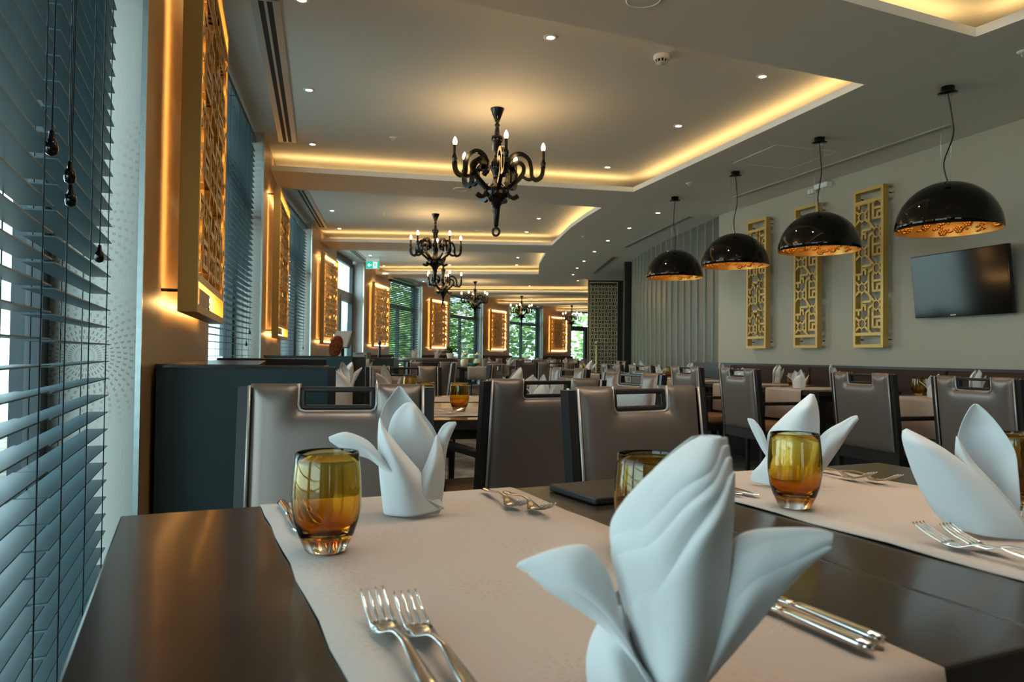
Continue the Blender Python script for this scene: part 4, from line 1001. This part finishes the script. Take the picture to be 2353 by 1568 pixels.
# ------------------------------------------------------------------ service counter with terminal
t = thing('service_counter', 'dark service counter below the third gold screen', 'counter', (-2.62, 10.2, 0), R(4))
obj('carcass', MB().box(0, .62, 0, .5, 0, .88), 'black_wood', t); obj('worktop', MB().rbox(-.02, .64, -.02, .52, .88, .91, .004), 'dark_wood', t)
t = thing('payment_terminal', 'tilted touchscreen payment terminal on the service counter', 'terminal', (-2.43, 10.35, .911), R(-32))
b = MB(); b.M = Matrix.Translation((0, 0, .16)) @ Matrix.Rotation(R(-22), 4, 'X'); b.rbox(-.16, .16, -.03, .03, 0, .25, .008); obj('screen_case', b, 'grey_plastic', t)
b = MB(); b.M = Matrix.Translation((0, 0, .16)) @ Matrix.Rotation(R(-22), 4, 'X'); b.box(-.145, .145, -.033, -.03, .015, .235); obj('touchscreen', b, 'screen_brown', t)
obj('stand', MB().rbox(-.12, .12, -.10, .12, 0, .03, .006).box(-.04, .04, -.02, .04, .03, .22), 'black_wood', t)
t = thing('receipt_printer', 'beige receipt printer beside the payment terminal', 'printer', (-2.12, 10.28, .911), R(-10))
obj('body', MB().rbox(-.09, .12, -.08, .08, 0, .10, .008), 'grey_plastic', t); obj('paper_slot', MB().box(-.05, .06, -.082, -.07, .07, .082), 'slot_black', t); obj('button', MB().box(.085, .105, -.083, -.078, .04, .06), 'slot_black', t)
t = thing('painted_tray', 'red and orange painted serving tray leaning on the counter', 'tray', (-2.40, 9.98, .911), R(20))
b = MB(); b.M = Matrix.Rotation(R(-24), 4, 'X') @ Matrix.Rotation(R(-30), 4, 'Y'); b.lathe([(.001, -.006), (.15, -.006), (.165, .004), (.16, .008), (.148, .0), (.001, .0)], 24)
b.v = [(x, z_ * 1.0, y + .16) if False else (x * .75, z_ - .0, y + .17) for x, y, z_ in b.v]
obj('dish', fixn(b.mesh('dish')), 'cloth_red', t)
t = thing('pepper_mill', 'tall black pepper mill in front of the fourth gold screen', 'pepper mill', gd(872, 822, 13.2), 0)
obj('body', MB().lathe([(.03, 0), (.034, .01), (.028, .05), (.02, .12), (.026, .18), (.02, .20), (.022, .23), (.03, .25), (.026, .28), (.012, .295), (.014, .31), (.001, .32)], 14), 'black_wood', t)
q = t.location
t2 = thing('side_station', 'dark side station carrying the pepper mill', 'sideboard', (q.x - .55, q.y - .2, 0), R(-3))
obj('carcass', MB().box(0, .85, 0, .45, 0, q.z - .025), 'teal_laminate', t2); obj('worktop', MB().box(-.02, .87, -.02, .47, q.z - .025, q.z - .001), 'black_wood', t2)

# ------------------------------------------------------------------ tables in the middle and far end of the room
def far_table(x, y, ang, L, D, label, settings, hang=.22, top='dark_wood', seats=()):
    """settings: list of (a, b, kind) in table coordinates 0..L, 0..D"""
    o = Vector((x, y, 0)); table('dining_table', label + ' table', o, ang, L, D, top, 'table_grey' if top == 'table_grey' else 'black_wood', group='tables of the far room')
    return o
def place(o, ang, a, b_, z=.755): p = o + nv(ang) * a - dv(ang) * b_; return Vector((p.x, p.y, z))
FT = [  # x, y, angle, length, depth, what it looks like, runners at, glasses, napkins
 (.62, 10.6, 8, 1.3, .8, 'dark table before the lattice cabinet', (.1, .80), ((.30, .5), (.62, .45), (1.1, .4)), ((.45, .2), (.75, .6), (1.2, .3))),
 (-1.05, 14.9, 0, .85, .8, 'square dark table with a teal bowl, below the fourth chandelier', (.20,), (), ()),
 (-1.55, 18.6, -10, 1.3, .8, 'dark far table near the fifth screen', (.15, .8), ((.5, .4), (.9, .5)), ((.2, .4), (.75, .3), (1.1, .5))),
 (-.10, 17.5, 0, 1.06, .8, 'long grey-legged table under the fifth chandelier', (.35, .75), ((.10, .4), (.30, .6), (.42, .3), (.55, .5), (.80, .4), (.93, .6)), ((.03, .6), (.22, .3), (.48, .65), (.66, .3), (.78, .65), (.98, .35))),
 (.35, 21.6, -18, 1.5, .8, 'dark table in front of the farthest windows', (.2, .9), ((.3, .4), (.8, .4), (1.2, .5)), ((.15, .4), (.55, .3), (.95, .5), (1.35, .4))),
 (1.75, 22.5, -20, 1.3, .8, 'dark table in front of the farthest screen', (.2, .8), ((.4, .4), (1.0, .4)), ((.2, .4), (.7, .5), (1.1, .4))),
 (-2.65, 14.2, 0, 1.0, .75, 'dark table before the fourth screen', (.3,), (), ((.35, .4), (.7, .5))),
]
for n, (x, y, ang, L, D, lb, rs, gs, ns) in enumerate(FT):
    o = Vector((x, y, 0)); table('dining_table', lb, o, ang, L, D, 'table_grey' if n == 3 else 'dark_wood', 'table_grey' if n == 3 else 'black_wood', group='tables of the far room')
    sh = ('table before the lattice cabinet', 'square table', 'table near the fifth screen', 'grey-legged table', 'table before the farthest windows', 'table before the farthest screen', 'table before the fourth screen')[n]
    od = ('first', 'second', 'third', 'fourth', 'fifth', 'sixth', 'seventh')
    for i, a in enumerate(rs): runner(o, ang, a, .36, D, 'white runner on the %s, %s from the left' % (sh, od[i]))
    for i, (a, b_) in enumerate(gs): glass(place(o, ang, a, b_), 'amber tumbler on the %s, %s from the left' % (sh, od[i]))
    for i, (a, b_) in enumerate(ns): napkin(('bird', 'tulip', 'leaf')[i % 3], place(o, ang, a, b_), 'white napkin on the %s, %s from the left' % (sh, od[i]), 40 * (i % 2))
o = Vector((-1.05, 14.9, 0))
t = thing('glass_bowl', 'turquoise glass bowl on the square table', 'bowl', place(o, 0, .30, .55), 0)
obj('bowl', MB().lathe([(.03, 0), (.06, .012), (.12, .05), (.13, .07), (.122, .068), (.06, .02), (.001, .012)], 20), 'teal_glass', t)
for i, dx in enumerate((-.10, .16)):
    p = place(o, 0, .10 + dx + .1, .30)
    t = thing('stone_jar', ('left', 'right')[i] + ' of two glass jars filled with golden stones', 'jar', p, 0, 'glass jars of stones')
    obj('jar', MB().lathe([(.06, 0), (.075, .02), (.08, .12), (.07, .20), (.055, .23)], 16, cap=False), 'clear_glass', t); obj('stones', MB().lathe([(.055, .004), (.072, .02), (.076, .11), (.04, .15), (.001, .16)], 14), 'pebbles', t)
    obj('lid', MB().lathe([(.058, .23), (.058, .25), (.02, .262), (.015, .28), (.001, .285)], 14), 'brass_screen', t)
# round serving counter and plant before the fifth screen
q = gd(985, 822, 12.6)
t = thing('round_buffet', 'dark round buffet counter behind the far chairs', 'buffet', (q.x, q.y, 0), 0)
obj('drum', MB().lathe([(.42, 0), (.42, .86)], 32), 'black_wood', t); obj('counter_top', MB().lathe([(.50, .86), (.52, .875), (.52, .91), (.50, .925), (.001, .925)], 36), 'table_grey', t)
napkin('tulip', Vector((q.x - .25, q.y, .926)), 'white napkin on the round buffet, left'); napkin('bird', Vector((q.x + .15, q.y - .2, .926)), 'white napkin on the round buffet, right', 30, .8)
p = Vector((q.x + .38, q.y - .1, .926))
t = thing('potted_plant', 'small green leafy plant at the right of the round buffet', 'plant', p, 0)
obj('pot', MB().lathe([(.05, 0), (.07, .09), (.06, .09), (.05, .07), (.001, .07)], 14), 'white_plastic', t)
rnd = random.Random(5)
leaf = MB().add([(0, 0, 0), (.022, .06, .03), (0, .15, .02), (-.022, .06, .03), (0, .07, .045)], [(0, 1, 4), (1, 2, 4), (2, 3, 4), (3, 0, 4)], True).mesh('leaf')
for k in range(34):
    l = obj('leaf', leaf, 'plant_green', t, (0, 0, .08)); l.rotation_euler = (rnd.uniform(-.2, 1.1), rnd.uniform(-.4, .4), rnd.uniform(0, 2*pi)); s = rnd.uniform(.8, 1.4); l.scale = (s, s, s)
# far chairs in rows, backs just below eye level
FC = [(-1.15, 16.6, 'before the fifth screen, left'), (-.45, 16.4, 'before the fifth screen, right'), (.75, 15.9, 'left of the lattice cabinet, near row'), (1.15, 14.2, 'left of the lattice cabinet foot'), (.30, 13.5, 'in front of the grey-legged table'),
      (1.9, 12.6, 'under the glass wall end'), (.1, 19.9, 'behind the grey-legged table, left'), (.9, 19.4, 'behind the grey-legged table, right'), (-1.35, 13.55, 'before the fourth screen'), (1.75, 19.4, 'at the far tables beside the cabinet')]
for i, (x, y, s) in enumerate(FC): chair(x, y, (10, 190, 150, 120, 30, 100, 170, 190, 20, 160)[i], 'small distant leather chair ' + s, 'distant chairs', arms=False)
for k, s in ((4, 'below the fourth gold screen'), (5, 'below the fifth glowing screen'), (6, 'below the sixth glowing screen'), (7, 'below the farthest glowing screen')):
    p, rz = at_pier(k, .02, .02)
    t = thing('wall_bench', 'dark brown wall bench ' + s, 'bench', p, rz, 'benches along the far window wall')
    obj('back', MB().rbox(0, .10, 0, 1.96, .35, .965, .015), 'banquette_fabric', t); obj('seat', MB().rbox(.0, .55, 0, 1.96, .12, .46, .02), 'banquette_fabric', t); obj('plinth', MB().box(.05, .50, .03, 1.93, 0, .12), 'black_wood', t)

# ------------------------------------------------------------------ outside
struct('ground_outside', MB().add([(-60, -30, -.15), (-1, -30, -.15), (-1, 60, -.15), (-60, 60, -.15)], [(0, 1, 2, 3)]).add([(-1, 29, -.15), (40, 29, -.15), (40, 70, -.15), (-1, 60, -.15)], [(0, 1, 2, 3)]), 'paving')
def crown(seed, n=1500):
    rnd = random.Random(seed); mb = MB()
    for k in range(n):
        d = Vector((rnd.gauss(0, 1), rnd.gauss(0, 1), rnd.gauss(0, 1))).normalized() * (rnd.random() ** .4)
        c = Vector((d.x, d.y, d.z)); a = rnd.random()*2*pi; u = Vector((cos(a), sin(a), rnd.uniform(-.5, .5))).normalized(); v = u.cross(Vector((rnd.gauss(0,1), rnd.gauss(0,1), rnd.gauss(0,1)))).normalized()
        s = rnd.uniform(.05, .10); mb.add([c - u*s, c + v*s*.5, c + u*s, c - v*s*.5], [(0, 1, 2, 3)])
    return mb.mesh('crown')
CR = [crown(1), crown(2)]
TR = [(-3.6, 24.6, 1.7, 'broad green tree outside the window after the exit sign'), (-3.2, 29.8, 2.4, 'green tree outside the window between the fifth and sixth screens'), (-.2, 34.2, 2.3, 'green tree outside the window between the sixth and seventh screens'), (4.4, 37.8, 2.5, 'green tree outside the farthest door'),
      (-9.8, 33.0, 2.8, 'tall green tree behind the two middle far windows'), (-5.2, 35.8, 2.8, 'tall green tree far behind the last windows')]
for i, (x, y, r, s) in enumerate(TR):
    t = thing('tree', s, 'tree', (x, y, -.15), i * 1.1, 'trees outside the windows')
    o = obj('crown', CR[i % 2], 'foliage', t, (0, 0, 1.9), 0); o.scale = (r, r, 2.1)
    obj('trunk', MB().tube([(0, 0, 0), (.05, .02, 1.0), (0, 0, 2.2)], [.14, .10, .07], 8), 'trunk', t)
for i, (x, y, w) in enumerate(((-9.0, 25.5, 7.0),)):
    t = thing('outside_building', 'pale blue building outside the glazed door', 'building', (x, y, -.15), R(-90))
    obj('walls', MB().box(0, 4, -w/2, w/2, 0, 6), 'facade_pale', t)
    for k in range(4): obj('window', MB().box(3.98, 4.02, -w/2 + .5 + k*1.7, -w/2 + 1.6 + k*1.7, 1.0, 2.6), 'alu_dark', t)
